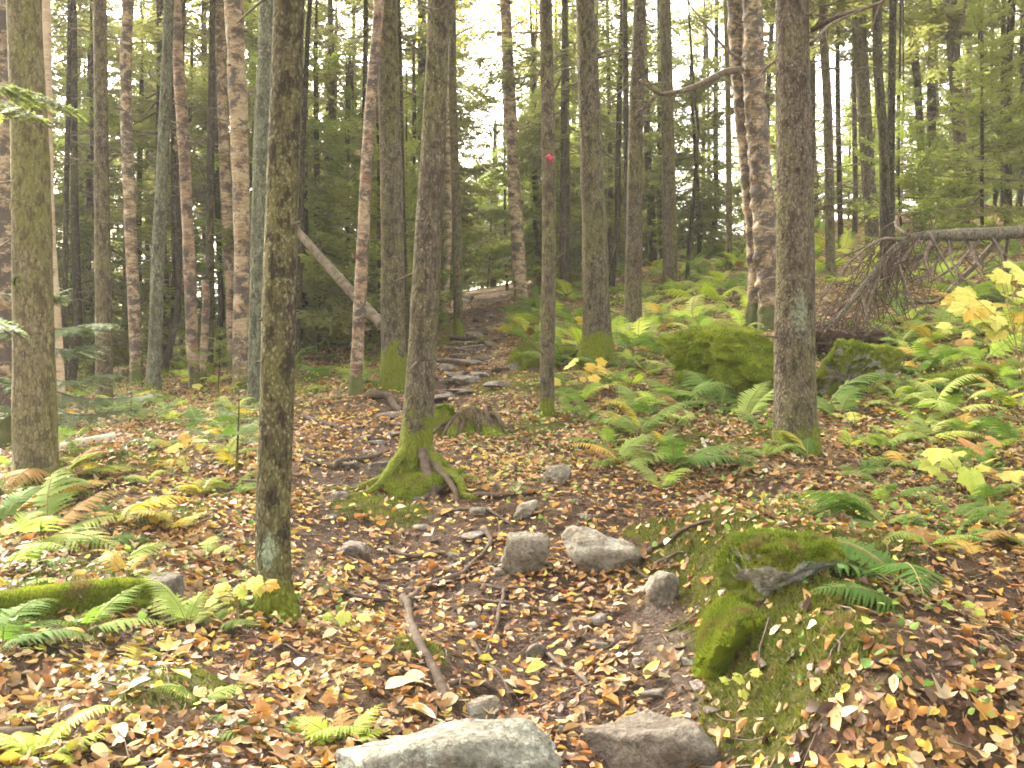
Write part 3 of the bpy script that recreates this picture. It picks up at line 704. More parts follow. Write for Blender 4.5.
hero('spruce_tree', 'thin straight trunk right of the trail with a pink ribbon tied to it', (547,419), (17,14), [(547,380),(549,250),(548,120),(546,0)], 'bark', flare=0.35, seed=7, branches=[([(543,125),(530,122),(518,130)],2,.2)])
hero('spruce_tree', 'thicker of the two neighbouring brown spruces right of the trail, foot flared and mossy', (597,362), (32,21), [(597,340),(595,250),(590,120),(585,0)], 'bark_mossfoot', flare=0.5, seed=8, branches=[([(598,55),(615,48),(632,50)],3,.3),([(575,68),(560,70),(545,78)],2.5,-.2),([(598,58),(615,54),(630,50)],2.5,-.4)])
hero('spruce_tree', 'thinner of the two neighbouring brown spruces right of the trail, standing uphill of its twin', (633,340), (20,14), [(633,310),(634,250),(636,120),(640,0)], 'bark', flare=0.35, seed=9, branches=[([(630,85),(615,95),(600,105)],2.5,.2),([(645,75),(655,95),(648,108)],2.5,.1)])
BIG, BIG_B, _at = hero('spruce_tree', 'large grey-brown spruce in front of the mossy boulders on the right', (795,446), (47,36), [(795,420),(795,330),(795,200),(793,90),(792,0)], 'bark_spot', flare=0.30, seed=10, branches=[([(812,30),(840,15),(880,3),(915,-25)],6,-.5),([(811,44),(830,25),(850,14)],4,.4),([(777,60),(768,66),(762,74)],4,.1)])
def shag(th, hh): 
    return 0.42 * np.maximum(0, fbm(np.cos(th) * 2 + 0 * hh, np.sin(th) * 2 + 0 * hh, hh * 7 + 0 * th, s=77, o=3)) + 0.12 * (np.sin(hh * 19 + 3 * np.sin(th)) > 0.7)
KB, KB_B, KB_AT = hero('birch_tree', 'shaggy old yellow birch with curling bark beside the large grey spruce', (772,330), (25,20), [(770,300),(765,240),(760,170),(755,90),(752,0)], 'birch_shag', 'y', 3.8, flare=0.35, seed=11, rough=0.11, extra=shag, n=28, step=0.04,
  branches=[([(742,70),(725,72),(705,82),(685,90),(660,94),(650,88),(640,80)],8,-.4),([(657,93),(650,102),(643,108)],4,0),([(742,60),(725,48),(708,28),(690,5)],4,.5)])
hero('birch_tree', 'second mossy-topped stem leaning against the shaggy yellow birch', (752,318), (16,16), [(756,270),(750,200),(744,130),(738,60),(735,0)], 'birch_shag', None, flare=0.25, seed=12, rough=0.12, extra=shag, top=7, dist=KB_B[1] + 0.25)
hero('spruce_tree', 'slender dark spruce just right of the large grey spruce', (831,288), (11,9), [(830,240),(828,120),(822,0)], 'bark', flare=0.3, seed=13, dist=15.5)
hero('spruce_tree', 'tall grey-brown spruce left of the pair of close dark stems on the right slope', (873,262), (15,15), [(871,220),(865,120),(858,0)], 'bark', flare=0.3, seed=14, dist=19, branches=[2.6, 3.4, 4.5])
hero('spruce_tree', 'darker of the pair of close stems behind the brown brush pile', (884,312), (12,10), [(885,260),(884,150),(878,70),(877,0)], 'bark_dark', flare=0.35, seed=15, dist=13.6, branches=[2.2, 3.1, 3.9])
hero('spruce_tree', 'right stem of the close pair behind the brown brush pile', (893,305), (8,8), [(892,260),(891,150),(892,70),(893,0)], 'bark_dark', None, flare=0.3, seed=16, dist=14.2, branches=[2.9, 3.6])
hero('spruce_tree', 'slim tan trunk between the dark pair and the forked tree on the right slope', (923,225), (9,8), [(922,180),(917,80),(908,0)], 'bark_far', flare=0.3, seed=17, dist=22, branches=[3.5, 4.6])
hero('spruce_tree', 'forked greyish tree high on the right slope above the fallen log', (963,232), (15,14), [(962,180),(957,100),(950,0)], 'bark', flare=0.35, seed=18, dist=19.5, branches=[2.8, ([(955,65),(958,40),(965,10),(972,-30)],7,.3)])
hero('spruce_tree', 'thin dark trunk near the right edge above the fallen log', (1008,222), (9,8), [(1008,160),(1008,80),(1012,0)], 'bark_dark', flare=0.3, seed=19, dist=20)
hero('spruce_tree', 'thin pale trunk left of the trunk at the right edge above the fallen log', (1003,226), (6,5), [(1003,160),(1003,80),(1004,0)], 'bark_far', None, flare=0.3, seed=20, dist=21)
hero('spruce_tree', 'brown trunk of middling distance midway between the twin spruces and the leaning sapling', (667,280), (10,10), [(667,240),(666,120),(664,0)], 'bark', flare=0.3, seed=21, dist=18.5, branches=[3.3, 4.4])
hero('spruce_tree', 'thin pale green trunk touching the brown trunk right of the twin spruces', (674,282), (7,6), [(674,240),(671,120),(668,0)], 'bark_olive', None, flare=0.3, seed=22, dist=19.2)
hero('bare_sapling', 'thin dark leaning sapling without leaves, uphill of the dead log', (687,282), (5,3), [(689,250),(695,180),(698,130),(695,100)], 'bark_dark', None, flare=0.3, seed=23, top=5.6, n=8, branches=[1.8, 2.6, 3.2, 3.8], cat='sapling')
hero('spruce_tree', 'slim greenish stem left of the shaggy yellow birch', (729,268), (7,6), [(729,200),(728,100),(726,0)], 'bark_olive', 'high', flare=0.3, seed=24, dist=20)
hero('birch_tree', 'pale orange birch beside the far end of the trail', (521,309), (16,12), [(520,280),(515,200),(510,100),(505,0)], 'birch', 'y', 3.8, flare=0.45, seed=25, rough=0.07)
hero('spruce_tree', 'small grey trunk with a mossy foot at the left side of the distant trail', (458,338), (11,8), [(458,300),(456,200),(453,100),(452,0)], 'bark_mossfoot', flare=0.45, seed=26)
hero('birch_tree', 'rusty birch trunk with a shaggy collar left of the pale lichen trunk', (240,392), (16,21), [(240,350),(242,240),(239,120),(236,50),(234,0)], 'birch', 'y', 3.8, flare=0.35, seed=27, rough=0.10, extra=lambda th, hh: 0.28 * np.exp(-((hh - 3.35) / 0.10) ** 2) * (0.6 + 0.6 * np.sin(3 * th)))
hero('birch_tree', 'rough brown birch with an orange-topped broken stub beside it, left woods', (195,388), (13,12), [(193,350),(189,260),(184,150),(178,60),(176,0)], 'birch_red', 'y', 3.8, flare=0.35, seed=28, rough=0.10)
hero('spruce_tree', 'smooth grey-green trunk leaning right in the left woods', (153,392), (16,11), [(155,350),(158,260),(164,130),(169,0)], 'bark_pale', flare=0.35, seed=29)
hero('spruce_tree', 'brown spruce behind the blue-green fir boughs on the left', (104,412), (19,14), [(104,350),(102,220),(101,100),(100,0)], 'bark', flare=0.25, seed=30)
hero('birch_tree', 'dark blotched birch right of the brown spruce in the left woods', (136,386), (14,12), [(135,330),(131,240),(127,140),(126,60),(128,0)], 'birch_shag', 'y', 3.8, flare=0.3, seed=31, rough=0.11)
hero('birch_tree', 'smooth whitish birch peeping out behind the olive spruce at the left edge', (60,425), (14,10), [(57,350),(52,270),(48,190),(47,100),(46,0)], 'birch_pale', 'y', 3.8, flare=0.3, seed=32)
hero('birch_tree', 'flaky birch trunk cut by the left edge of the picture', (-2,470), (26,20), [(0,400),(2,290),(3,150),(0,0)], 'birch_shag', 'y', 3.8, flare=0.3, seed=33, rough=0.10, dist=8.2)
hero('spruce_tree', 'thin black stem in the left woods between whitish birch and brown spruce', (64,372), (7,5), [(65,300),(66,200),(68,120),(70,0)], 'bark_dark', 'high', flare=0.3, seed=34, dist=13, branches=[1.2, 1.9, 2.4, 3.1, 3.7])
hero('spruce_tree', 'thin blackish stem right of the dark front tree', (297,352), (7,5), [(300,260),(303,150),(308,30),(310,0)], 'bark_dark', 'high', flare=0.3, seed=35, dist=14, branches=[2.1, 2.9, 3.8])
hero('spruce_tree', 'thin dark stem half hidden behind the stout brown spruce', (408,372), (7,6), [(405,280),(402,180),(400,80),(398,0)], 'bark_dark', 'high', flare=0.3, seed=36, dist=13.5, branches=[2.3, 3.3])
hero('spruce_tree', 'thin dark trunk squeezed between the twin brown spruces', (628,320), (7,6), [(628,250),(626,120),(625,0)], 'bark_dark', 'high', flare=0.3, seed=37, dist=16.5, branches=[2.3, 3.3, 4.2])
hero('spruce_tree', 'slim trunk just right of the ribboned tree, farther up the slope', (563,300), (8,7), [(563,240),(564,130),(565,0)], 'bark_far', 'a', flare=0.3, seed=38, dist=20)
hero('birch_tree', 'far tan birch stem above the bend of the trail', (444,335), (9,8), [(446,280),(449,200),(447,100),(450,0)], 'birch', 'y', 3.8, flare=0.3, seed=39, dist=19)
hero('dead_snag', 'short broken stub with an orange top beside the rough brown birch', (203,390), (8,8), [(204,350),(206,300),(205,280)], 'birch_red', None, flare=0.3, seed=40, dist=12.2, top=0.1, n=10, cat='tree stub')

# -- the woods behind: individual conifers and saplings, copied from the shared trees
taken = [np.array(o.location[:2]) for o in S.objects if o.get('category') in ('tree', 'sapling')]
def plant(kind, x, y, k, label, group, s, rz, name='spruce_tree', cat='tree'):
    root = empty(name, (x, y, GZ(x, y)), label, cat, group, rz); root.scale = (s, s, s * random.uniform(0.94, 1.08))
    root.rotation_euler = (random.gauss(0, .018), random.gauss(0, .018), rz)
    tr = BGT[kind][k % len(BGT[kind])]
    link('trunk', tr, root); link('crown', CROWN[kind], root)
    return root
def region(px, d):
    side = 'left of the trail' if px < 440 else ('above the end of the trail' if px < 590 else 'on the right slope')
    return side
g = np.random.default_rng(21)
def scatter(n, pr, dr, kinds, minsep, what, grp, name='spruce_tree', cat='tree', srange=(0.85, 1.2), pw=1.0):
    made = 0; tries = 0
    while made < n and tries < 6000:
        tries += 1
        px = g.uniform(*pr); d = dr[0] + (dr[1] - dr[0]) * g.random() ** pw
        x = (px - 512) / FPX * d; p = np.array([x, d])
        if seg_dist(np.array([x]), np.array([d]), TRAIL)[0][0] < 1.1: continue
        if any(np.hypot(*(p - q)) < minsep for q in taken): continue
        k = kinds[g.integers(len(kinds))]
        if 10 < px < 120 and d < 30 and k in 'aby': continue
        taken.append(p)
        yb = k == 'y'
        plant(k, x, d, int(g.integers(4)), 'thin yellow-leaved birch ' + what.split(' ', 3)[3] if yb else what, 'birches among the ' + grp if yb else grp, g.uniform(*srange), g.uniform(0, 6.28), 'birch_tree' if yb else name, cat); made += 1
    return made
scatter(19, (-40, 440), (14.5, 26), ['a', 'b', 'c', 'a', 'b', 'y'], 1.2, 'dark slender conifer in the crowded woods left of the trail', 'crowded conifers left of the trail')
scatter(24, (-60, 440), (26, 46), ['a', 'b', 'c', 'b'], 1.5, 'distant slender conifer deep in the woods left of the trail', 'distant conifers left of the trail', pw=0.8)
scatter(12, (430, 600), (22, 30), ['a', 'b', 'd', 'b', 'y'], 1.3, 'slender tree beyond the upper end of the trail', 'trees above the end of the trail')
scatter(14, (420, 620), (30, 55), ['a', 'b', 'd', 'd', 'b'], 1.6, 'distant conifer beyond the upper end of the trail', 'distant conifers above the end of the trail')
scatter(13, (600, 1060), (23, 30), ['a', 'b', 'e', 'a', 'y'], 1.5, 'slender conifer higher up the right slope', 'conifers up the right slope')
scatter(16, (590, 1080), (30, 50), ['a', 'b', 'd', 'e', 'b'], 1.7, 'distant conifer near the crest of the right slope', 'distant conifers on the right slope')
scatter(30, (20, 430), (12.5, 25), ['p'], .6, 'thin dark bare-stemmed conifer in the thicket left of the trail', 'bare stems left of the trail', srange=(.8, 1.2))
scatter(9, (430, 570), (20, 34), ['p'], .8, 'thin dark bare-stemmed conifer beyond the upper trail', 'bare stems above the trail', srange=(.8, 1.2))
scatter(14, (590, 1050), (19, 32), ['p'], .8, 'thin dark bare-stemmed conifer on the right slope', 'bare stems on the right slope', srange=(.8, 1.2))
scatter(32, (-60, 470), (42, 72), ['d', 'd', 'e'], 1.5, 'far bushy fir closing the view in the woods left of the trail', 'far firs left of the trail', 'fir_tree', 'tree', (0.8, 1.1))
scatter(26, (430, 560), (34, 62), ['d', 'e'], 1.2, 'far bushy fir beyond the top of the trail', 'far firs beyond the trail', 'fir_tree', 'tree', (0.75, 1.1))
scatter(16, (560, 1080), (48, 66), ['d', 'd', 'b'], 1.8, 'far bushy fir at the crest of the right slope', 'far firs at the crest', 'fir_tree', 'tree', (0.8, 1.1))
scatter(3, (700, 1050), (15.5, 20), ['e', 'f', 'd'], 1.0, 'bushy young fir just behind the fallen spruce', 'young firs behind the fallen spruce', 'young_fir', 'fir', (0.7, 1.0))
scatter(10, (-20, 440), (14, 24), ['d', 'e'], 1.0, 'bushy green fir between the trunks of the left woods', 'bushy firs in the left woods', 'young_fir', 'fir', (0.7, 1.0))
scatter(9, (690, 1050), (24, 34), ['e', 'e', 'd', 'f'], 1.0, 'bushy young fir with fresh green boughs on the right slope', 'young firs on the right slope', 'young_fir', 'fir', (0.75, 1.15))
scatter(6, (560, 700), (27, 36), ['e', 'd', 'f'], 1.0, 'bushy young fir behind the twin brown spruces', 'young firs behind the twin spruces', 'young_fir', 'fir', (0.8, 1.1))
scatter(9, (30, 430), (13, 22), ['e', 'f', 'f'], 0.9, 'young fir among the dark trunks left of the trail', 'young firs in the left woods', 'young_fir', 'fir', (0.6, 0.95))
# ------------------------------------------------------------------ rocks
def ico(sub):
    import bmesh
    bm = bmesh.new(); bmesh.ops.create_icosphere(bm, subdivisions=sub, radius=1.0); bm.verts.ensure_lookup_table()
    V = np.array([v.co[:] for v in bm.verts]); Fc = np.array([[v.index for v in f.verts] for f in bm.faces]); bm.free(); return V, Fc
ICO4, ICO5 = ico(4), ico(5)
def rock_geo(size, seed, planes=11, rough=0.05, soft=18.0, base=ICO4, big=0.10):
    g = np.random.default_rng(seed); D, Fc = base; planes += 8
    N = g.normal(0, 1, (planes, 3)); N /= np.linalg.norm(N, axis=1)[:, None]
    N[0] = [g.normal(0, .15), g.normal(0, .15), 1]; N[0] /= np.linalg.norm(N[0])
    p = g.uniform(0.70, 1.05, planes); p[0] = .62
    c = np.maximum(D @ N.T, 1e-3); r = p[None] / c
    r = -np.log(np.exp(-soft * np.minimum(r, 3)).sum(1)) / soft
    V = D * r[:, None]
    V = V * (1 + big * fbm(*(V.T * 1.6), s=seed, o=3)[:, None] * 2 + rough * fbm(*(V.T * 6), s=seed + 5, o=4)[:, None] * 2)
    V = V - (V.max(0) + V.min(0)) / 2; V = V / (V.max(0) - V.min(0)) * 2
    return V * np.asarray(size), Fc
def rock(name, label, px, py, wpx, hpx, mat, seed, depth=0.75, sink=0.35, rz=0.0, tilt=0.0, cat='rock', group=None, planes=11, rough=0.05, soft=18.0, fine=False, d=None, big=0.10):
    """wpx x hpx: pixel size of what shows; (px, py): the middle of its lower edge"""
    b = G(px, py) if d is None else np.array([(px - 512) / FPX * d, d, GZ((px - 512) / FPX * d, d)])
    d = b[1]; sx = wpx / 2 / FPX * d; hz = hpx / FPX * d; sy = sx * depth
    sz = hz / (2 - 2 * sink)
    V, Fc = rock_geo((sx, sy, sz), seed, planes, rough, soft, ICO5 if fine else ICO4, big)
    R = rotz(rz) @ roty(tilt); V = V @ R.T
    o = link(name, mesh_data(name, V, [Fc], [M[mat]]), None, (b[0], b[1] + sy * 0.7, GZ(b[0], b[1] + sy * 0.4) + sz * (1 - 2 * sink)))
    return tag(o, label, cat, group), V, Fc

def moss_fuzz(V, Fc, n, seed, hgt=(0.012, 0.03), nzmin=0.15, thr=-0.25, sc=3.0, zmin=-9):
    """thousands of little upright blades on the up-facing faces of a rock or log: its moss"""
    g = np.random.default_rng(seed); a, b_, c = V[Fc[:, 0]], V[Fc[:, 1]], V[Fc[:, 2]]
    nn = np.cross(b_ - a, c - a); A = np.linalg.norm(nn, axis=1); nn = nn / (A[:, None] + 1e-12); ctr = (a + b_ + c) / 3
    ok = (nn[:, 2] > nzmin) & (fbm(*(ctr.T * sc), s=seed, o=3) > thr - 0.5 * nn[:, 2] * 0.4) & (ctr[:, 2] > zmin)
    w_ = A * ok; k = g.choice(len(A), n, p=w_ / w_.sum()); u, v = g.random((2, n)); f = u + v > 1; u[f], v[f] = 1 - u[f], 1 - v[f]
    p = a[k] + (b_[k] - a[k]) * u[:, None] + (c[k] - a[k]) * v[:, None]
    return blades(p, nn[k], g, hgt)
def blades(p, nrm, g, hgt, wid=0.0045, cols=((0.085, 0.13, 0.010), (0.275, 0.315, 0.03))):
    n = len(p); d = nrm * 0.7 + [0, 0, 0.5] + g.normal(0, 0.38, (n, 3)); d /= np.linalg.norm(d, axis=1)[:, None]
    h = g.uniform(*hgt, (n, 1)); s = np.cross(d, g.normal(0, 1, (n, 3))); s /= np.linalg.norm(s, axis=1)[:, None]
    V = np.stack([p - s * wid - d * 0.004, p + s * wid - d * 0.004, p + d * h], 1).reshape(-1, 3)
    patch = np.clip(0.5 + 0.9 * fbm(*(p.T * 5), s=3, o=3) + g.normal(0, 0.18, n), 0, 1)[:, None]
    c = np.asarray(cols[0]) * (1 - patch) + np.asarray(cols[1]) * patch
    br = np.clip(3.0 * fbm(*(p.T * 9), s=13, o=3) - .45 + g.normal(0, .15, n), 0, .8)[:, None]; c = c * (1 - br) + np.array([.17, .115, .045]) * br
    b = MB(); b.add(V, None, np.arange(3 * n).reshape(n, 3), col=np.repeat(c, 3, 0)); return b
def add_moss(o, V, Fc, n, seed, **k):
    return link('moss', moss_fuzz(V, Fc, n, seed, **k).data('moss', [M['mossblade']], False, True), o)

M['boulder_moss'] = rock_mat('boulder_moss', (0.30, 0.285, 0.24), (0.46, 0.44, 0.38), 0.4, (0.34, 0.35, 0.29), 1.45)
o, V, Fc = rock('mossy_boulder', 'long low boulder wholly coated in bright moss behind the large grey spruce', 757, 404, 172, 74, 'moss', 101, 0.75, 0.28, 0.1, cat='boulder', rough=0.17, fine=True, soft=2.6, planes=-3, big=.22); add_moss(o, V, Fc, 34000, 1, hgt=(0.015, 0.035), nzmin=-0.45, thr=-0.6)
o, V, Fc = rock('mossy_boulder', 'smaller mossy boulder with a bare grey face right of the large grey spruce', 866, 400, 98, 58, 'boulder_moss', 116, 0.8, 0.28, -0.3, cat='boulder', rough=0.14, fine=True, soft=3.2, planes=-2, big=.2); add_moss(o, V, Fc, 16000, 2, hgt=(0.012, 0.03), nzmin=-0.1, thr=-.45)
o, V, Fc = rock('mossy_rock', 'moss-topped rock with a pale bare face, beside the dark green ferns', 792, 590, 110, 50, 'rock_moss', 128, 0.9, 0.45, 0.3, rough=0.06, fine=True, soft=7, planes=3, big=.16); add_moss(o, V, Fc, 12000, 3, hgt=(0.008, 0.022), nzmin=0.1, thr=-.3)
o, V, Fc = rock('mossy_rock', 'rounded rock under olive moss at the right edge of the trail', 745, 650, 104, 40, 'moss', 139, 1.1, 0.5, 0.2, -.1, rough=0.07, soft=3.5, planes=2, big=.22); add_moss(o, V, Fc, 9000, 4, hgt=(0.008, 0.02), nzmin=-.1, thr=-.4)
rock('rock', 'upright angular grey rock standing left of the long pale rock in the trail', 527, 579, 52, 46, 'rock', 142, 0.6, 0.25, 0.2, -0.2, planes=4, soft=40)
rock('rock', 'long pale grey rock lying across the right half of the trail', 600, 578, 86, 40, 'rock', 154, 0.5, 0.20, -0.25, 0.20, planes=4, soft=40)
rock('rock', 'flat-topped pale stone above the trail at the edge of the ferns', 556, 484, 34, 18, 'rock', 163, 0.9, 0.3, 0.4, planes=7, soft=26)
rock('rock', 'small blocky grey stone above the upright angular rock', 526, 520, 26, 18, 'rock', 171, 0.9, 0.25, 0.1, planes=7, soft=26)
rock('rock', 'round brown-grey stone half buried in the bank right of the trail', 664, 605, 36, 30, 'rock', 185, 0.8, 0.35)
rock('rock', 'big lichen-covered slab at the bottom edge of the picture', 448, 798, 232, 72, 'rock_lichen', 192, 0.55, 0.30, 0.06, -0.10, rough=0.03, fine=True, soft=14, d=2.68)
rock('rock', 'flat dark slab sunk in the leaves right of the lichen-covered slab', 664, 782, 150, 50, 'rock_dark', 203, 0.6, 0.40, -0.25, -0.12, planes=7, soft=24, fine=True, rough=0.03, d=2.95)
rock('rock', 'small square-cut stone by the lower end of the bent root', 484, 722, 36, 24, 'rock', 214, 0.7, 0.25, planes=6, soft=30)
rock('rock', 'small dark stone showing among leaves near the top of the bent root', 537, 660, 22, 16, 'rock_dark', 221, 0.9, 0.3)
rock('rock', 'flat grey stone in the leaves below the mossy root spread', 348, 556, 34, 12, 'rock_trail', 233, 0.8, 0.4, planes=7)
rock('rock', 'flat purplish stone buried on the leafy slope left of the front tree', 158, 600, 44, 22, 'rock_dark', 241, 0.8, 0.45)
rock('rock', 'low stone buried in leaves under the long pale rock', 597, 628, 26, 12, 'rock_trail', 247, 0.8, 0.4)
gg = np.random.default_rng(5)
for k, (px, py, w_) in enumerate([(383,470,26),(372,455,18),(396,436,20),(388,418,22),(405,409,22),(436,402,26),(452,394,24),(468,384,30),(448,386,20),(478,377,22),(447,371,26),(467,366,30),(484,360,20),(455,358,20),(441,364,18),(472,352,24),(487,347,18),(461,345,16),(476,337,16),(490,330,14),(480,322,12),(492,318,12),(500,340,14),(497,388,20),(430,420,18),(360,440,16),(488,312,10),(479,309,9),(500,372,16),(426,392,14),(463,358,16),(452,368,16),(478,366,18),(458,378,22),(445,396,18),(466,394,16),(484,335,14),(468,338,12),(474,328,12),(497,326,10),(486,318,10),(470,345,14),(492,352,12),(450,350,14),(415,400,18),(399,428,16),(375,445,18),(440,408,16)]):
    rock('trail_stone', 'flat greyish stone worn into the upper part of the trail', px, py, w_ * gg.uniform(.9, 1.5), w_ * gg.uniform(.14, .30), 'rock_trail' if k % 4 else 'rock_dark', 300 + k, gg.uniform(.7, 1.2), 0.38, gg.uniform(-1, 1), gg.uniform(-.1, .1), 'stone', 'stones paving the upper trail', planes=8, soft=24)
for k, (px, py, w_) in enumerate([(470,540,22),(455,560,16),(520,610,18),(560,600,14),(600,650,18),(575,640,12),(640,665,16),(655,700,20),(690,665,14),(700,690,18),(520,690,16),(470,630,14),(430,545,16),(400,560,14),(380,540,18),(340,500,18),(350,470,16),(500,575,14),(620,690,12),(560,735,20),(500,740,18),(590,735,14),(715,715,16),(680,650,12),(640,640,12),(330,520,16),(420,530,12),(585,520,14),(575,505,12),(480,515,16)]):
    rock('trail_stone', 'small stone pressed into the soil of the near trail', px, py, w_ * gg.uniform(.9, 1.5), w_ * gg.uniform(.2, .45), ['rock_trail', 'rock_dark', 'rock'][k % 3], 400 + k, gg.uniform(.7, 1.1), 0.45, gg.uniform(-1, 1), gg.uniform(-.15, .15), 'stone', 'small stones in the near trail', planes=8, soft=22)
o, V, Fc = rock('mossy_rock', 'dark hollow-sided mossy rock on the right edge of the upper trail', 533, 372, 52, 26, 'rock_moss', 255, 0.8, 0.3); add_moss(o, V, Fc, 4000, 6, nzmin=0.2)
o, V, Fc = rock('mossy_rock', 'low mossy hump between the ribboned tree and the thicker brown spruce', 565, 366, 40, 18, 'rock_moss', 262, 0.8, 0.3); add_moss(o, V, Fc, 3000, 7, nzmin=0.0)
o, V, Fc = rock('mossy_rock', 'mossy stone at the foot of the root-covered stump', 443, 436, 26, 30, 'rock_moss', 268, 0.7, 0.3); add_moss(o, V, Fc, 2000, 8, nzmin=0.2)

# ------------------------------------------------------------------ roots, logs, stump, brush
def lay(pxs, lift=0.0, step=0.05):
    p = np.array([G(a, b) for a, b in pxs]); c = resample(p, step); c[:, 2] = H(c[:, 0], c[:, 1]) + lift
    return c
def wob(c, r, seed): 
    t = np.arange(len(c)); return c + np.stack([fbm(t * .35, t * 0, s=seed, o=2), fbm(t * .35, t * 0 + 9, s=seed, o=2), 0.6 * fbm(t * .35, t * 0 + 5, s=seed, o=2)], 1) * r * 0.9
def root(label, pxs, w0, w1, seed, lift=0.3, mat='root', parent=None, group=None, name='tree_root', ends=True):
    c = lay(pxs); d = c[:, 1]; r = np.linspace(w0, w1, len(c)) / 2 / FPX * d
    c[:, 2] += r * lift + .012; c = wob(c, r[:, None], seed)
    if ends: c[-1, 2] -= r[-1] * 3; c[0, 2] -= r[0] * 1.5
    r = r * (1 + 0.25 * fbm(np.arange(len(c)) * .6, 0 * r, s=seed, o=2))
    V, Qd, T = tube_geo(c, r, 9)
    b = MB(); org = c[0].copy()
    if parent is not None: org = np.array(parent.location)
    b.add(V - org, Qd, T)
    o = link(name if parent is None else 'root', b.data('root', [M[mat]]), parent, org if parent is None else (0, 0, 0))
    if parent is None: tag(o, label, 'root', group)
    return o
root('thick bent root crossing the near trail lengthwise and ending at the small stone', [(402,598),(410,622),(417,645),(430,668),(438,688),(446,712)], 8, 12, 1, 0.35)
root('crooked dark root running up and right from the bent root', [(404,608),(420,596),(438,586),(462,578),(478,560)], 9, 4, 2, 0.5)
root('short root sloping right from the lower bent root', [(436,690),(460,686),(485,689),(502,692)], 7, 6, 3, 0.4)
root('thin root curving down from the rocks toward the centre of the trail', [(505,590),(500,615),(492,640),(486,660)], 5, 3, 4, 0.5)
root('dark root lying across the trail left of the small blocky stone', [(470,496),(500,498),(530,496),(560,488)], 5, 4, 5, 0.5)
root('thin root fork among leaves right of the rooty spruce', [(482,530),(490,545),(480,560),(470,566)], 6, 3, 6, 0.5)
root('low straight root lying on the soil above the dark stone', [(455,612),(480,604),(505,606),(528,612)], 5, 3, 7, 0.5)
root('root reaching right from the base of the stout brown spruce', [(366,398),(378,400),(392,404),(403,414)], 9, 6, 8, 0.7)
root('dark root across the distant trail bend', [(452,340),(466,341),(480,340)], 6, 4, 9, 0.7)
root('thin root slanting under the trail leaves toward the dark slab', [(545,655),(560,668),(578,678),(592,688)], 4, 6, 10, 0.5, 'twig')
root('root along the step in the bank beside the mossy ground', [(640,560),(660,548),(690,530),(715,520)], 6, 3, 11, 0.5)
root('second thin root beside the step in the bank', [(648,572),(668,562),(690,552)], 5, 3, 12, 0.5)
root('root poking from leaves left of the rooty spruce', [(300,460),(318,466),(338,470)], 5, 3, 13, 0.5)
root('curved root in the leaves near the foot of the leaning red birch', [(300,418),(322,424),(345,432)], 6, 3, 14, 0.5)
root('dark root at the very top of the trail', [(440,300),(455,296),(472,300)], 6, 4, 15, 0.8)
root('dark root snaking across the trail between stones', [(415,385),(430,380),(448,383)], 6, 4, 16, 0.6)
for k, (lb, pp, w_) in enumerate([('thin dark root wriggling across the middle trail below the rooty spruce', [(385,548),(410,560),(440,556),(468,566)], 5),('root cutting diagonally over the soil left of the bent root', [(330,588),(355,600),(385,604),(402,600)], 5),
 ('root running down the trail between bent root and dark slab', [(470,640),(482,662),(500,680),(512,705)], 5),('thin root lying under the upright angular rock', [(480,585),(500,592),(530,590),(556,596)], 4),('pair of thin roots on the bank behind the round brown-grey stone, nearer one', [(628,566),(645,580),(660,585)], 4),
 ('knobbly root on the trail left of the mossy spruce foot', [(335,470),(352,462),(372,460),(390,452)], 6),('long thin root across the trail above the blocky stone', [(440,515),(470,512),(500,520),(515,528)], 4),('root slanting from the bank onto the gravel', [(700,610),(688,625),(668,632)], 4)]): root(lb, pp, w_, w_ * .6, 40 + k, .55)
# the roots of the tree in the trail: arched tubes from the flared foot down to the soil
def arch_root(pts, w0, w1, seed, mat, name='root'):
    """pts: (pixel x, pixel y, distance) along the root"""
    P = np.array([PX(*p) for p in pts]); c = resample(P, 0.035)
    g_ = H(c[:, 0], c[:, 1]); r = np.linspace(w0, w1, len(c)) / 2 / FPX * c[:, 1]
    c[:, 2] = np.maximum(c[:, 2], g_ - r * 0.2); c[-1, 2] = g_[-1] - r[-1]
    c = wob(c, r[:, None], seed); b = MB(); b.add(*tube_geo(c - ROOTY_B, r, 10))
    return link(name, b.data('root', [M[mat]]), ROOTY)
D0 = ROOTY_B[1]
M['root_moss'] = bark_conifer('mossy_root', (0.11, 0.08, 0.055), (0.20, 0.155, 0.11), 0.3, moss_h=0.22, green=0.6, knots=False)
arch_root([(412,455,D0),(400,470,D0-.05),(384,481,D0-.12),(362,489,D0-.2),(340,497,D0-.25),(318,505,D0-.28)], 17, 5, 1, 'root_moss')
arch_root([(408,450,D0-.02),(396,466,D0-.2),(378,486,D0-.4),(356,500,D0-.5),(345,505,D0-.52)], 14, 4, 2, 'root_moss')
arch_root([(422,452,D0-.05),(428,472,D0-.22),(432,490,D0-.36),(432,508,D0-.48),(436,528,D0-.55)], 12, 6, 3, 'root')
arch_root([(428,452,D0-.03),(442,470,D0-.2),(458,482,D0-.33),(466,500,D0-.45),(480,528,D0-.52)], 14, 7, 4, 'root_moss')
arch_root([(428,450,D0),(445,468,D0+.0),(462,482,D0-.05),(474,492,D0-.1),(490,500,D0-.12)], 15, 6, 5, 'root_moss')
arch_root([(428,462,D0-.1),(446,478,D0-.36),(456,494,D0-.48),(455,512,D0-.55)], 9, 4, 6, 'root')
arch_root([(405,462,D0+.1),(392,470,D0+.2),(376,474,D0+.25)], 9, 4, 7, 'root_moss')
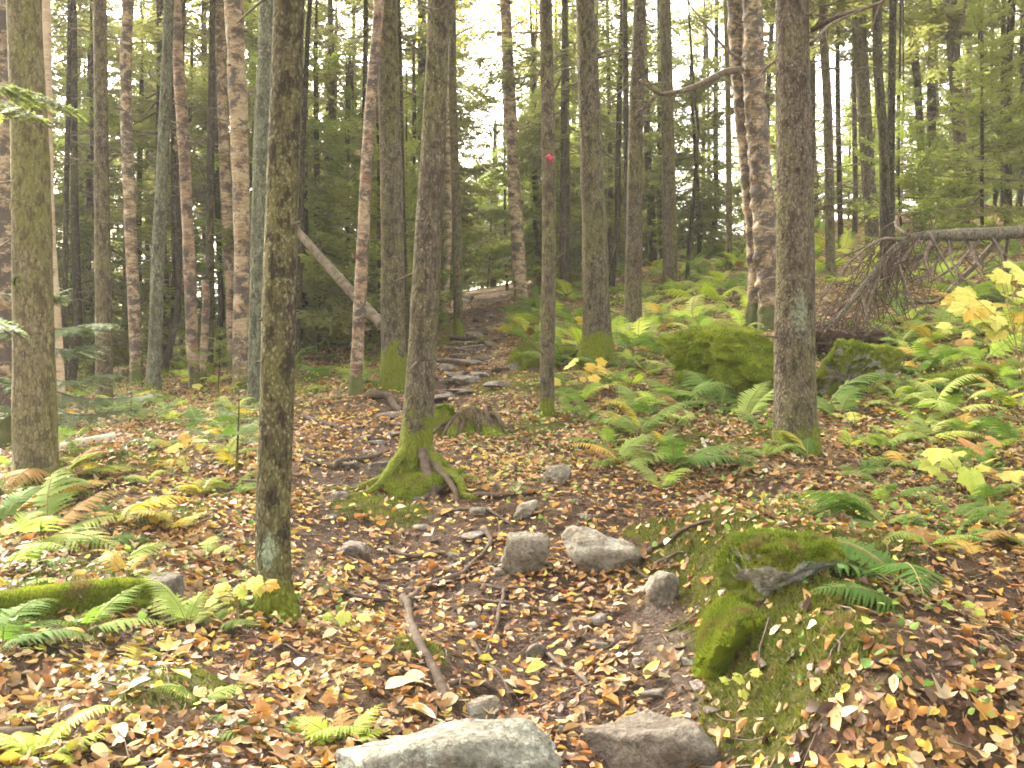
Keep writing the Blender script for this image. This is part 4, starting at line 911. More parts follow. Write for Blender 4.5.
# mossy soil cushion held between those roots
V, Fc = rock_geo((0.27, 0.26, 0.15), 412, 6, 0.06, 8); b = MB(); b.add(V, None, Fc)
cx = PX(424, 485, D0 - 0.22); lo = cx - ROOTY_B; lo[2] = GZ(cx[0], cx[1]) - ROOTY_B[2] - 0.02
oc = link('moss_cushion', b.data('moss_cushion', [M['rock_moss']]), ROOTY, tuple(lo))
link('moss', moss_fuzz(V, Fc, 7000, 31, (0.008, 0.022), 0.1, -0.6).data('moss', [M['mossblade']], False, True), oc)

def log(name, label, pts, w0, w1, mat, seed, parts=None, cat='log', n=16, cap='deadwood'):
    c = resample(np.array([PX(*p) if len(p) == 3 else G(*p) for p in pts]), 0.06)
    if len(pts[0]) == 2:
        lift = np.linspace(w0, w1, len(c)) / 2 / FPX * c[:, 1] * .45; hh_ = H(c[:, 0], c[:, 1]); kk = np.polyfit(np.arange(len(c)), hh_, 2); c[:, 2] = np.maximum(np.polyval(kk, np.arange(len(c))), hh_ - lift * .5) + lift
    r = np.linspace(w0, w1, len(c)) / 2 / FPX * c[:, 1]
    r = r * (1 + 0.10 * fbm(np.arange(len(c)) * .25, 0 * r, s=seed, o=3)); V, Qd, T = tube_geo(c - c[0], r, n)
    V = V + 0.06 * r.mean() * np.stack([fbm(*(V.T * 12), s=seed + k, o=2) for k in range(3)], 1) * 2
    b = MB(); b.add(V, Qd, T); o = link(name, b.data(name, [M[mat]]), None, tuple(c[0])); tag(o, label, cat); return o, c, r, V, np.concatenate([Qd[:, [0, 1, 2]], Qd[:, [0, 2, 3]]])
M['deadgrey'] = simple('weathered_wood', (0.06, 0.044, 0.03), (0.17, 0.135, 0.095), 12, stretch=(1, 1, 1))
log('leaning_pole', 'dead barkless pole leaning down to the right between the front tree and the stout spruce', [(276,206,13.2),(300,234,12.6),(330,268,12.0),(356,297,11.6),(383,326,11.2)], 7, 11, 'deadgrey', 21)
log('birch_log', 'short white birch log with dark bands behind the olive spruce', [(52,454),(80,448),(116,440)], 13, 10, 'birch_log', 22)
o, c, r, V, Fc = log('mossy_log', 'rotting log under thick moss on the left slope near the ferns', [(-30,632),(30,618),(80,610),(146,604)], 46, 30, 'moss', 23); add_moss(o, V, Fc, 16000, 9, hgt=(0.008, 0.02), nzmin=-0.1, thr=-2)
o, c, r, V, Fc = log('mossy_log', 'mossy fallen log reaching the right edge behind the yellow maple leaves', [(918,388),(960,384),(1010,379),(1070,374)], 15, 20, 'moss', 24); add_moss(o, V, Fc, 9000, 10, hgt=(0.01, 0.025), nzmin=-0.2, thr=-2)
log('dead_log', 'thin dark dead log on the fern slope behind the mossy boulders', [(676,298),(700,294),(722,291),(735,294)], 8, 6, 'deadwood', 25)
log('cut_branch', 'weathered broken branch at the bottom left corner', [(-25,746),(0,742),(35,738)], 24, 16, 'root', 26, cat='branch')
log('dead_branch', 'dark dead branch on the leaf slope at the bottom left', [(140,765),(170,762),(240,757)], 5, 4, 'deadwood', 27, cat='branch', n=8)
log('dead_branch', 'dark dead branch lying across the top of the trail', [(440,302),(455,300),(470,303)], 4, 3, 'deadwood', 28, cat='branch', n=8)
log('dead_log', 'brown dead log on the slope above the mossy boulders, right of the twin spruces', [(730,302),(745,299),(762,296)], 7, 6, 'deadwood', 29)
log('dead_branch', 'short dead stick between the mossy boulder and the large grey spruce foot', [(838,415),(862,412),(895,409)], 5, 4, 'deadwood', 30, cat='branch', n=8)
log('dead_branch', 'bare dead stick on the litter left of the large grey spruce', [(702,440),(709,456),(716,470)], 4, 3, 'greywood', 31, cat='branch', n=8)
M['stump'] = bark_conifer('rotten_stump_wood', (0.075, 0.048, 0.03), (0.17, 0.115, 0.07), 0.2, moss_h=0.07, green=0.5, knots=False)
# stump by the bend of the trail
b0 = G(478, 432); st = empty('rotten_stump', tuple(b0), 'low rotten stump with hanging roots and moss beside the bend of the trail', 'stump')
me = trunk_mesh('trunk', [(0, 0, -.15), (0, 0, 0), (0.02, 0, .10), (0.05, 0, .17)], [.24, .20, .15, .09], M['stump'], 26, 0.02, 0.45, 0.7, 4, 51); link('trunk', me, st)
for k, (dx, dz, e) in enumerate([(-.22, .16, -.30), (-.10, .2, -.16), (.10, .2, .12), (.2, .16, .26), (.0, .18, .02), (-.3, .1, -.42)]):
    t = np.linspace(0, 1, 8); c = np.stack([dx * .6 + (e - dx * .6) * t, -0.08 - 0.20 * t, dz * (1 - t) - 0.10 * t + .05 * np.sin(t * 3)], 1)
    bb = MB(); bb.add(*tube_geo(c, np.linspace(.022, .010, 8), 6)); link('root', bb.data('root', [M['root']]), st)

# fallen spruce with its dead top hanging down: the brush pile on the right slope
pts = [(1130,222,13.2),(1060,228,12.7),(1024,232,12.4),(960,235,11.9),(915,237,11.6),(893,250,11.3),(872,275,11.1),(850,303,11.0),(828,330,10.9)]
cc = resample(np.array([PX(*p) for p in pts]), 0.08); fb = cc[0].copy(); fl_ = empty('fallen_spruce', tuple(fb), 'dead spruce fallen level across the right slope, its bare branches hanging down', 'fallen tree')
nn = len(cc); rr = np.interp(np.linspace(0, 1, nn), [0, .55, .68, 1], [.088, .078, .05, .02]); b = MB(); b.add(*tube_geo(cc - fb, rr * (1 + .1 * fbm(np.arange(nn) * .3, 0 * rr, s=4, o=2)), 14)); link('trunk', b.data('trunk', [M['log_bark']] if 'log_bark' in M else [M['bark_far']]), fl_)
gb = np.random.default_rng(77)
HANG = [[(1003,234),(975,265),(945,295),(915,325),(905,345)],[(985,232),(960,262),(930,282)],[(955,238),(930,270),(905,290),(880,300)],[(940,240),(915,262),(890,276)],[(930,235),(945,262),(962,290)],[(918,240),(900,262),(880,275),(868,300)],
 [(1008,240),(1005,262),(1012,285)],[(968,240),(975,258),(985,275)],[(948,240),(952,262),(968,285)],[(905,243),(890,285),(880,320)],[(895,250),(905,285),(918,315)],[(885,262),(870,300),(862,335)],[(870,280),(850,300),(832,315)],[(862,290),(868,320),(878,340)],[(900,240),(880,240),(850,262),(820,300)],[(910,236),(895,225),(900,215)],[(932,238),(925,258),(930,275)],[(990,235),(1000,252),(1004,270)]]
for k, pp in enumerate(HANG):
    d0 = np.interp(pp[0][0], [828, 893, 960, 1024], [10.9, 11.3, 11.9, 12.4])
    c = resample(np.array([PX(a, e, d0 - 0.5 * q / (len(pp) - 1) * (1 if k % 3 else -1)) for q, (a, e) in enumerate(pp)]), 0.1)
    c[:, 2] = np.maximum(c[:, 2], H(c[:, 0], c[:, 1]) + .01)
    b = MB(); r0 = (7.0 if k < 1 else gb.uniform(3.0, 5.5)) / 2 / FPX * d0; b.add(*tube_geo(c - fb, np.linspace(r0, r0 * .4, len(c)), 6))
    for q in range(7):
        i_ = gb.integers(1, len(c)); dr = gb.normal(0, 1, 3) * [1, .7, .7] - [0.3, 0, .5]; dr /= np.linalg.norm(dr); tt = np.linspace(0, 1, 4)[:, None]
        b.add(*tube_geo(c[i_] - fb + tt * dr * gb.uniform(.12, .45) - [0, 0, .05] * tt ** 2, np.linspace(r0 * .4, r0 * .15, 4), 4))
    link('branch', b.data('branch', [M['twig']]), fl_)
b = MB()   # dense fine twigs of the dead top
for k in range(120):
    i_ = gb.integers(int(nn * .62), nn); p = cc[i_] + gb.normal(0, .12, 3); dr = np.array([gb.normal(-.45, .55), gb.normal(0, .5), gb.normal(-.85, .38)]); dr /= np.linalg.norm(dr); L = gb.uniform(.25, .85)
    tt = np.linspace(0, 1, 4)[:, None]; q = p + tt * dr * L + np.array([0, 0, -.12]) * tt ** 2; q[:, 2] = np.maximum(q[:, 2], H(q[:, 0], q[:, 1]))
    b.add(*tube_geo(q - fb, np.linspace(.0075, .003, 4), 4)[:2])
    for s_ in range(4):
        u = gb.uniform(.2, .9); e = dr + gb.normal(0, .6, 3); e /= np.linalg.norm(e); qq = (p + dr * L * u)[None] + np.linspace(0, 1, 3)[:, None] * e * gb.uniform(.08, .25)
        qq[:, 2] = np.maximum(qq[:, 2], H(qq[:, 0], qq[:, 1])); b.add(*tube_geo(qq - fb, np.linspace(.005, .002, 3), 3)[:2])
tw = link('twig_tangle', b.data('twig_tangle', [M['brown_twigs']]), fl_); tw['kind'] = 'stuff'
# brown heap under it
V, Fc = rock_geo((0.55, 0.4, 0.22), 431, 5, 0.16, 8, ICO5, .2); hb = PX(842, 330, 10.9); hb[2] = GZ(hb[0], hb[1]) + .05
b = MB(); b.add(V, None, Fc); gb2 = np.random.default_rng(8)
for k in range(700):
    i_ = gb2.integers(len(V)); p = V[i_]; dr = p / np.linalg.norm(p) * .5 + gb2.normal(0, .8, 3); dr /= np.linalg.norm(dr); t = np.linspace(0, 1, 3)[:, None]
    b.add(*tube_geo(p + t * dr * gb2.uniform(.08, .3), np.linspace(.006, .002, 3), 3)[:2])
tag(link('brush_heap', b.data('brush_heap', [M['brown_twigs']]), None, tuple(hb)), 'dark brown heap of fine dead twigs under the fallen spruce', 'brush pile')

# ------------------------------------------------------------------ marks on trees
# lichen patch on the front tree, knot hole on the olive spruce: part of those trees
T1 = [o for o in S.objects if o.get('label', '').startswith('thick olive-barked')][0]
b = MB(); th = np.linspace(0, 2 * np.pi, 14, endpoint=False); d = T1.location[1]
from mathutils.bvhtree import BVHTree
def trunk_bvh(root):
    me = [c for c in root.children if c.name.startswith('trunk')][0].data
    return BVHTree.FromPolygons([v.co[:] for v in me.vertices], [p.vertices[:] for p in me.polygons])
p = PX(26, 284, d) - np.array(T1.location); h_ = trunk_bvh(T1).ray_cast(Vector((p[0], -1, p[2])), Vector((0, 1, 0))); p[1] = h_[0].y
ring = lambda r, y: np.stack([r * .8 * np.cos(th), 0 * th + y, r * 1.1 * np.sin(th)], 1)
r_ = .030
V = np.concatenate([ring(r_ * 1.5, .012), ring(r_ * 1.25, -.012), ring(r_ * .85, -.008), ring(r_ * .7, .004), [[0, .006, 0]]]); n = 14; jj = np.arange(n); j2 = (jj + 1) % n
q = np.concatenate([np.stack([k * n + jj, k * n + j2, (k + 1) * n + j2, (k + 1) * n + jj], -1) for k in range(3)])
b.add(V, q[:2 * n], None, 0); b.add(V, q[2 * n:], np.stack([jj * 0 + 4 * n, 3 * n + jj, 3 * n + j2], -1), 1)
link('knot_hole', b.data('knot_hole', [M['bark_olive'], M['hole']]), T1, tuple(p))
# curls of peeling bark, each a strip rolled off the trunk
def curls(start, n, z0, z1, seed, size=(.035, .09)):
    root = [o for o in S.objects if o.get('label', '').startswith(start)][0]; tm_ = [c for c in root.children if c.name.startswith('trunk')][0]; gq = np.random.default_rng(seed)
    Vt = np.array([v.co[:] for v in tm_.data.vertices]); bv = trunk_bvh(root)
    for k in range(n):
        z = gq.uniform(z0, z1); nr_ = Vt[np.abs(Vt[:, 2] - z) < .12]; ctr = nr_.mean(0); a_ = gq.uniform(-3.3, .2); dr = Vector((math.cos(a_), math.sin(a_), 0)); o_ = Vector((ctr[0], ctr[1], z))
        h_ = bv.ray_cast(o_ + dr * .6, -dr)
        if h_[0] is None: continue
        p = np.array(h_[0]); n_ = np.array(dr); t_ = np.array([-n_[1], n_[0], 0]) * gq.choice([-1, 1]); L = gq.uniform(*size); w_ = gq.uniform(.2, .5) * L; s_ = np.linspace(0, 1, 9); R_c = L * .30
        th_ = s_ * gq.uniform(2.2, 4.2); x_c = R_c * np.sin(th_); y_c = R_c * (1 - np.cos(th_)); wv = w_ * (.5 + .5 * np.sin(s_ * 2.2 + gq.random())) ; tl = gq.normal(0, .25)
        up = np.array([0, 0, 1.0]) + t_ * tl; c_ = p + t_ * x_c[:, None] + n_ * (y_c + .003)[:, None]
        Vc = np.concatenate([c_ - up * wv[:, None] * .5, c_ + up * wv[:, None] * .5 + n_ * .004]); j_ = np.arange(8); b = MB(); b.add(Vc, np.stack([j_, j_ + 1, j_ + 10, j_ + 9], -1))
        o = link('bark_curl', b.data('bark_curl', [M['curl'] if k % 3 else M['curl_dark']]), root)
M['curl'] = simple('bark_curl', (0.15, 0.10, 0.06), (0.27, 0.20, 0.135), 18, trans=0.1)
M['curl_dark'] = simple('dark_bark_curl', (0.055, 0.035, 0.024), (0.16, 0.09, 0.05), 18)
curls('shaggy old yellow birch', 46, .3, 5.4, 1, (.05, .14)); curls('second mossy-topped', 24, .5, 5.4, 2, (.05, .13)); curls('rusty birch', 26, .3, 5.2, 3); curls('rough brown birch', 20, .3, 5.5, 4)
curls('slim birch with', 22, .4, 5.2, 5, (.05, .12)); curls('dark blotched', 18, .3, 5.2, 6); curls('pale orange birch', 14, .5, 7, 7, (.1, .2)); curls('flaky birch', 20, .4, 4.6, 8, (.06, .16))
def stubs(start, n, z0, z1, seed):
    root = [o for o in S.objects if o.get('label', '').startswith(start)][0]; tm_ = [c for c in root.children if c.name.startswith('trunk')][0]; gq = np.random.default_rng(seed); bv = trunk_bvh(root); Vt = np.array([v.co[:] for v in tm_.data.vertices])
    for k in range(n):
        z = gq.uniform(z0, z1); c_ = Vt[np.abs(Vt[:, 2] - z) < .12].mean(0); a_ = gq.uniform(-3.4, .3); dr = Vector((math.cos(a_), math.sin(a_), 0)); h_ = bv.ray_cast(Vector((c_[0], c_[1], z)) + dr * .6, -dr)
        if h_[0] is None: continue
        p = np.array(h_[0]); n_ = np.array(dr); L = gq.choice([.02, .035, .06, .16]) * gq.uniform(.7, 1.3); t = np.linspace(-.3, 1, 6)[:, None]; dn = gq.normal(-.15, .3)
        b = MB(); b.add(*tube_geo(p + (n_ + [0, 0, dn]) * t * L + np.array([0, 0, .25 * dn]) * t ** 2 * L, np.interp(t[:, 0], [-.3, 0, .2, 1], [.013, .011, .0065, .004]), 7)); link('branch_stub', b.data('branch_stub', [M['deadwood']]), root)
for k, (st_, n_) in enumerate([('thick olive-barked', 7), ('dark lichen-speckled', 9), ('pale grey-green lichen', 6), ('spruce with a mossy green foot', 12), ('straight stout brown', 12), ('thin straight trunk', 9), ('thicker of the two', 12), ('thinner of the two', 10), ('large grey-brown spruce', 13), ('smooth grey-green', 8), ('brown spruce behind the blue', 9)]): stubs(st_, n_, .5, 3.6 if k in (0, 1, 2, 3, 8) else 5.5, 60 + k)
# pink ribbon on the thin straight trunk
RT = [o for o in S.objects if o.get('label', '').startswith('thin straight trunk')][0]; d = RT.location[1]; p = PX(549, 157, d); R0 = 15.5 / 2 / FPX * d
rb = empty('marker_ribbon', tuple(p), 'pink plastic ribbon knotted round the thin straight trunk', 'ribbon')
th = np.linspace(0, 2 * np.pi, 25); b = MB(); a = np.stack([np.cos(th) * R0 * .90, np.sin(th) * R0 * .90, -.012 + 0 * th + .004 * np.sin(3 * th)], 1)
V = np.concatenate([a, a + [0, 0, .008]]); jj = np.arange(24); b.add(V, np.stack([jj, jj + 1, jj + 26, jj + 25], -1)); link('loop', b.data('loop', [M['ribbon']]), rb)
for k, (dx, dz, L) in enumerate([(.006, -.005, .062), (-.008, 0, .045)]):
    t = np.linspace(0, 1, 9); wv = .006 + .009 * np.sin(t * 3.1); x = dx + .03 * dx / .02 * t * .3; y = -R0 * .98 - .02 * np.sin(t * 4) - .008; z = dz - L * t
    b = MB(); V = np.concatenate([np.stack([x - wv, y + .006 * np.sin(6 * t), z], 1), np.stack([x + wv, y - .006 * np.sin(5 * t), z + .01 * k], 1)]); jj = np.arange(8)
    b.add(V, np.stack([jj, jj + 1, jj + 10, jj + 9], -1)); link('tail', b.data('tail', [M['ribbon']]), rb)
V, Fc = rock_geo((.012, .010, .012), 3, 4, .1, 8, ico(2)); b = MB(); b.add(V + [0, -R0 * .98, 0], None, Fc); link('knot', b.data('knot', [M['ribbon']]), rb)
# ------------------------------------------------------------------ ferns
def frond_mesh(name, mat, seed, npin=20, teeth=7, elev=1.15, droop=1.6, width=0.24, stipe=0.2):
    """one fern frond of unit length growing from the origin along +X, arching over"""
    g = np.random.default_rng(seed); b = MB(); t = np.linspace(0, 1, 24); an = elev - droop * t ** 1.1
    ds = 1 / 23; x = np.concatenate([[0], np.cumsum(np.cos(an[:-1]) * ds)]); z = np.concatenate([[0], np.cumsum(np.sin(an[:-1]) * ds)]); y = 0.05 * np.sin(t * 2.5 + seed)
    R = np.stack([x, y, z], 1); b.add(*tube_geo(R, np.linspace(0.008, 0.002, 24), 4, False)[:2], m=1)
    for k in range(npin):
        u = stipe + (1 - stipe) * (k + .3) / npin; f = (u - stipe) / (1 - stipe)
        L = width * (1.0 if f < .25 else 1 - ((f - .25) / .78) ** 1.25) * (0.75 + 1.0 * min(f, .25)) + .012
        p = np.array([np.interp(u, t, R[:, i]) for i in range(3)]); a = np.interp(u, t, an); T = np.array([math.cos(a), 0, math.sin(a)]); N = np.array([-math.sin(a), 0, math.cos(a)])
        for sd in (-1, 1):
            sw = 1.22 - .35 * f + g.normal(0, .05); dr = T * math.cos(sw) + np.array([0, sd, 0]) * math.sin(sw) + N * g.normal(-.10, .07); dr /= np.linalg.norm(dr)
            S_ = np.cross(N, dr); l = L * g.uniform(.88, 1.08); w_ = .125 * l + .005; n = teeth * 2
            s = np.linspace(0, 1, n + 1); prof = w_ * (1 - s) ** .75 * np.where(np.arange(n + 1) % 2, 1.0, .42) * np.minimum(1, .5 + s * 5)
            mid = p + dr * (l * s)[:, None] - N * (0.22 * l * s ** 2)[:, None]; fw = .6 * prof[:, None] * dr
            V = np.concatenate([mid, mid + S_ * prof[:, None] + fw - N * .0 * s[:, None], mid - S_ * prof[:, None] + fw]); j = np.arange(n)
            b.add(V, np.concatenate([np.stack([j, j + 1, n + 2 + j, n + 1 + j], -1), np.stack([j, 2 * n + 2 + j, 2 * n + 3 + j, j + 1], -1)]))
    return b.data(name, [M[mat], M['stem']], smooth=False)
FR = {}
M['fern_brown'] = leafy('fern_browned', [(0.16, 0.085, 0.03), (0.26, 0.15, 0.05)], 0.3, 0.8)
def frond(mat, v):
    if (mat, v) not in FR:
        el, dr = [(1.15, 1.55), (0.85, 1.25), (1.3, 1.9), (0.5, 0.9)][v]
        FR[(mat, v)] = frond_mesh('frond', mat, v * 3 + 1, elev=el, droop=dr, width=(.24, .27, .22, .26)[v])
    return FR[(mat, v)]
gf = np.random.default_rng(12)
def fern_at(p, size, n, mat, label, group=None, az=None, spread=6.28, rnd=gf, pitch=0.0, vs=(0, 1, 2), odd=None):
    r = empty('fern', (p[0], p[1], p[2] - .01), label, 'fern', group)
    a0 = rnd.uniform(0, 6.28) if az is None else az
    for k in range(n):
        a = a0 + (spread * ((k + .5) / n - .5) if n > 1 else 0) + rnd.normal(0, .18)
        m = odd if odd and k == 0 else ('fern_brown' if rnd.random() < .03 else 'fern_yellow' if rnd.random() < .05 else mat)
        o = link('frond', frond(m, int(vs[rnd.integers(len(vs))])), r); s = size * rnd.uniform(.55, 1.15); o.scale = (s, s * rnd.uniform(.8, 1.15), s * rnd.uniform(.7, 1.15)); o.rotation_euler = (rnd.normal(0, .22), rnd.normal(0, .18) - pitch, a)
        if odd and k == 0: o['label'] = 'yellowed frond'
    return r
PI = math.pi
HEROF = [  # pixel of the crown of the fern, frond length, fronds, material, label, azimuth, spread
 (905,590,.64,6,'fern_dark','big dark green fern sprawling left over the moss-topped rock',PI,2.6,(1,3)),
 (912,612,.46,3,'fern_dark','low dark green fern with a saw-toothed frond just below the moss-topped rock',PI,.9,(3,)),
 (885,530,.6,6,'fern_dark','dark fern behind the moss-topped rock, fronds arching up and left',2.6,2.4,(0,1)),
 (1015,545,.46,5,'fern','green fern at the right edge above the yellow maple leaves',PI,2.6,(1,3)),
 (955,535,.36,4,'fern_dark','dark fern between the big dark fern and the right edge fern',1.2,2.6,(1,3)),
 (826,416,.75,2,'fern','fern with one broad bright frond lying on the smaller mossy boulder',.12,.4,(0,)),
 (905,398,.40,4,'fern','short fern at the right end of the smaller mossy boulder',.3,3,(1,3)),
 (722,412,.70,6,'fern','bright fern growing up the front of the long mossy boulder',2.0,2.8,(0,2)),
 (690,425,.55,4,'fern_pale','pale fern left of the long mossy boulder',2.6,2.6,(0,1)),
 (745,425,.55,4,'fern_pale','pale arching fern in front of the long mossy boulder',.6,2.2,(0,1)),
 (620,466,.60,9,'fern','bushy fern between the flat pale stone and the boulders, left plant',2.2,5,(0,1)),
 (668,470,.60,9,'fern_dark','bluish green fern right of the bushy fern above the trail bank',.6,5,(0,1,3)),
 (640,440,.60,8,'fern','upright fern behind the bushy fern above the trail bank',1.5,4.5,(0,2)),
 (810,462,.46,4,'fern_dark','slender dark fern with one tall frond at the foot of the large grey spruce',2.0,2.0,(2,0)),
 (762,470,.36,4,'fern','small fern at the mossy left foot of the large grey spruce',PI,2.4,(1,3)),
 (835,420,.5,5,'fern','fern between the large grey spruce and the smaller mossy boulder',1.8,3.4,(0,1)),
 (285,740,.30,4,'fern','blue-green fern at the bottom left of the trail',2.8,2.4,(1,3)),
 (345,745,.30,5,'fern_lime','yellow-green fern above the lichen-covered slab',1.5,2.8,(0,1)),
 (300,742,.26,3,'fern','small green fern spreading right between the two bottom ferns',.2,1.6,(3,)),
 (190,632,.34,5,'fern_pale','pale fern on the leafy slope left of the front tree',1.9,2.8,(0,1)),
 (85,630,.32,4,'fern','fern hanging over the front of the rotting mossy log, one frond browned',-.3,3.2,(1,3)),
 (-5,655,.40,5,'fern_dark','dark fern at the left edge below the rotting mossy log',.3,3,(0,1)),
 (60,482,.55,6,'fern','fern at the right foot of the olive spruce',0,3.4,(1,3)),
 (10,498,.5,5,'fern','fern at the left foot of the olive spruce',1.5,3.8,(0,1)),
 (5,528,.45,6,'fern_dark','dark bushy fern at the left edge below the olive spruce',1.0,3,(0,1)),
 (45,540,.55,6,'fern_pale','pale green fern sloping across the left bank below the olive spruce',.4,3,(1,3)),
 (10,570,.46,5,'fern','green fern at the left edge on the leafy bank',.6,3,(1,3)),
 (118,520,.42,4,'fern_yellow','yellowing low fern midway between olive spruce and front tree',1,4,(1,3)),
 (40,762,.28,6,'fern_lime','lime green fern at the bottom left corner',1.2,4.5,(0,1)),
 (125,668,.26,3,'fern_yellow','small yellowed fern beside the pale fern on the left slope',2.6,2,(1,3)),
 (120,560,.3,4,'fern_pale','little pale fern among leaves below the yellowing fern',1.5,4,(1,3)),
 (185,455,.4,4,'fern_yellow','golden fern behind the leafy slope left of the front tree',1.5,4,(0,1)),
 (195,490,.30,5,'fern_dark','small bluish fern left of the front tree, the left one of two',1.5,6,(1,3)),
 (232,492,.30,5,'fern','small bluish fern left of the front tree, the right one of two',1.5,6,(1,3)),
 (470,428,.4,4,'fern','small fern on top of the rotten stump bank',1.4,3,(1,3)),
 (975,560,.3,4,'fern_yellow','yellow-green fern beside the right edge fern',2.5,2.5,(1,3)),
 (940,335,.65,6,'fern_pale','pale fern in front of the hanging dead branches',2.0,4,(0,1)),
 (905,350,.65,6,'fern_pale','cream-tipped fern below the brown heap of twigs',2.6,3.6,(0,1)),
 (975,400,.5,5,'fern_dark','dark fern in front of the mossy log at the right edge',1.5,4,(1,3)),
 (1000,352,.6,6,'fern','fern under the uppermost yellow maple leaves at the right edge',1.5,5,(1,3)),
]
for (px, py, L, n, mt, lb, az, sp, vs) in HEROF:
    fern_at(G(px, py), L, n, mt, lb, None, az, sp, vs=vs, odd='fern_yellow' if 'browned' in lb else None)
def ferns(poly, n, sizes, mats, label, group, nf=(4, 7), sep=.45):
    poly = np.array(poly, float); made = 0; tr = 0; pl = []
    lo, hi = poly.min(0), poly.max(0)
    while made < n and tr < 3000:
        tr += 1; q = lo + (hi - lo) * gf.random(2); ins = False; j = len(poly) - 1
        for i in range(len(poly)):
            if (poly[i, 1] > q[1]) != (poly[j, 1] > q[1]) and q[0] < (poly[j, 0] - poly[i, 0]) * (q[1] - poly[i, 1]) / (poly[j, 1] - poly[i, 1]) + poly[i, 0]: ins = not ins
            j = i
        if not ins: continue
        p = G(*q)
        if any(np.hypot(p[0] - a[0], p[1] - a[1]) < sep for a in pl): continue
        pl.append(p); fern_at(p, gf.uniform(*sizes), int(gf.integers(*nf)), mats[gf.integers(len(mats))], label, group); made += 1
ferns([(535,300),(590,275),(740,262),(765,300),(760,330),(690,350),(560,352),(530,330)], 66, (.45, .75), ['fern', 'fern_pale', 'fern_pale', 'fern', 'fern_lime'], 'fern in the bright fern bed around the twin brown spruces', 'ferns around the twin spruces')
ferns([(545,355),(690,350),(690,420),(600,450),(565,420)], 26, (.35, .6), ['fern', 'fern_pale', 'fern', 'fern_dark'], 'fern on the slope between the thicker brown spruce and the long mossy boulder', 'ferns below the twin spruces')
ferns([(880,300),(1024,270),(1024,420),(920,420),(900,360)], 22, (.4, .7), ['fern', 'fern_pale', 'fern_dark'], 'fern on the right slope below the fallen spruce', 'ferns below the fallen spruce')
ferns([(780,240),(1030,215),(1030,285),(800,290)], 44, (.45, .75), ['fern', 'fern_pale', 'fern_lime'], 'fern high on the right slope behind the fallen spruce', 'ferns behind the fallen spruce', sep=.6)
ferns([(690,235),(830,230),(830,285),(690,285)], 24, (.5, .8), ['fern', 'fern_pale', 'fern_lime'], 'fern on the far slope left of the brown brush pile', 'ferns on the far slope', sep=.7)
ferns([(60,400),(235,385),(250,440),(215,470),(70,450)], 16, (.3, .5), ['fern', 'fern_dark', 'fern_pale', 'fern_yellow'], 'low fern among the boughs in front of the left woods', 'ferns in front of the left woods')
ferns([(290,340),(385,335),(385,390),(290,395)], 14, (.4, .6), ['fern', 'fern', 'fern_dark'], 'fern behind the front tree below the leaning pole', 'ferns below the leaning pole')
ferns([(510,310),(560,315),(560,345),(515,345)], 10, (.4, .6), ['fern', 'fern_lime', 'fern_yellow'], 'fern on the right edge of the upper trail', 'ferns along the upper trail')
ferns([(840,430),(1000,425),(1000,500),(860,500)], 8, (.25, .4), ['fern', 'fern_dark', 'fern_pale'], 'small fern in the leaf litter right of the large grey spruce', 'small ferns right of the large spruce')
ferns([(0,450),(90,450),(240,470),(235,560),(120,580),(0,560)], 16, (.22, .38), ['fern', 'fern_pale', 'fern_yellow', 'fern_dark'], 'small fern on the leafy bank between the olive spruce and the dark front tree', 'small ferns on the left bank', nf=(3, 6))
ferns([(0,570),(210,560),(230,680),(150,740),(0,740)], 10, (.14, .26), ['fern', 'fern_pale', 'fern_yellow', 'fern_lime'], 'little fern in the leaf litter of the bottom left slope', 'little ferns at the lower left', nf=(2, 5))
ferns([(640,400),(770,410),(770,500),(660,490)], 9, (.25, .42), ['fern', 'fern_pale', 'fern_dark'], 'small fern between the trail bank and the large grey spruce', 'small ferns left of the large spruce', nf=(3, 6))
ferns([(860,500),(1024,500),(1024,560),(900,560)], 8, (.22, .36), ['fern', 'fern_dark', 'fern'], 'small fern behind the big dark fern at the right', 'small ferns behind the big dark fern', nf=(3, 5), sep=.25)
ferns([(880,400),(1024,395),(1024,470),(880,480)], 12, (.3, .5), ['fern', 'fern_pale', 'fern_dark', 'fern_lime'], 'fern on the right slope in front of the mossy log', 'ferns in front of the mossy log', sep=.35)
ferns([(830,330),(930,320),(1024,330),(1024,370),(930,370)], 10, (.45, .7), ['fern_pale', 'fern_lime', 'fern'], 'pale fern at the foot of the hanging dead branches', 'pale ferns under the dead branches')
ferns([(560,330),(760,300),(690,345),(690,420),(570,420)], 22, (.25, .42), ['fern', 'fern_pale', 'fern_lime', 'fern_dark'], 'small bright fern filling the slope right of the ribboned trunk', 'small ferns right of the ribboned trunk', nf=(3, 6), sep=.3)
ferns([(830,400),(1024,300),(1024,440),(850,450)], 20, (.25, .4), ['fern', 'fern_pale', 'fern_lime', 'fern_dark'], 'small bright fern on the slope right of the large grey spruce', 'small bright ferns right of the large spruce', nf=(3, 6), sep=.3)
ferns([(160,345),(245,340),(245,385),(160,385)], 9, (.45, .65), ['fern', 'fern_lime'], 'bright fern among the birch trunks in the left woods', 'ferns among the left birches')

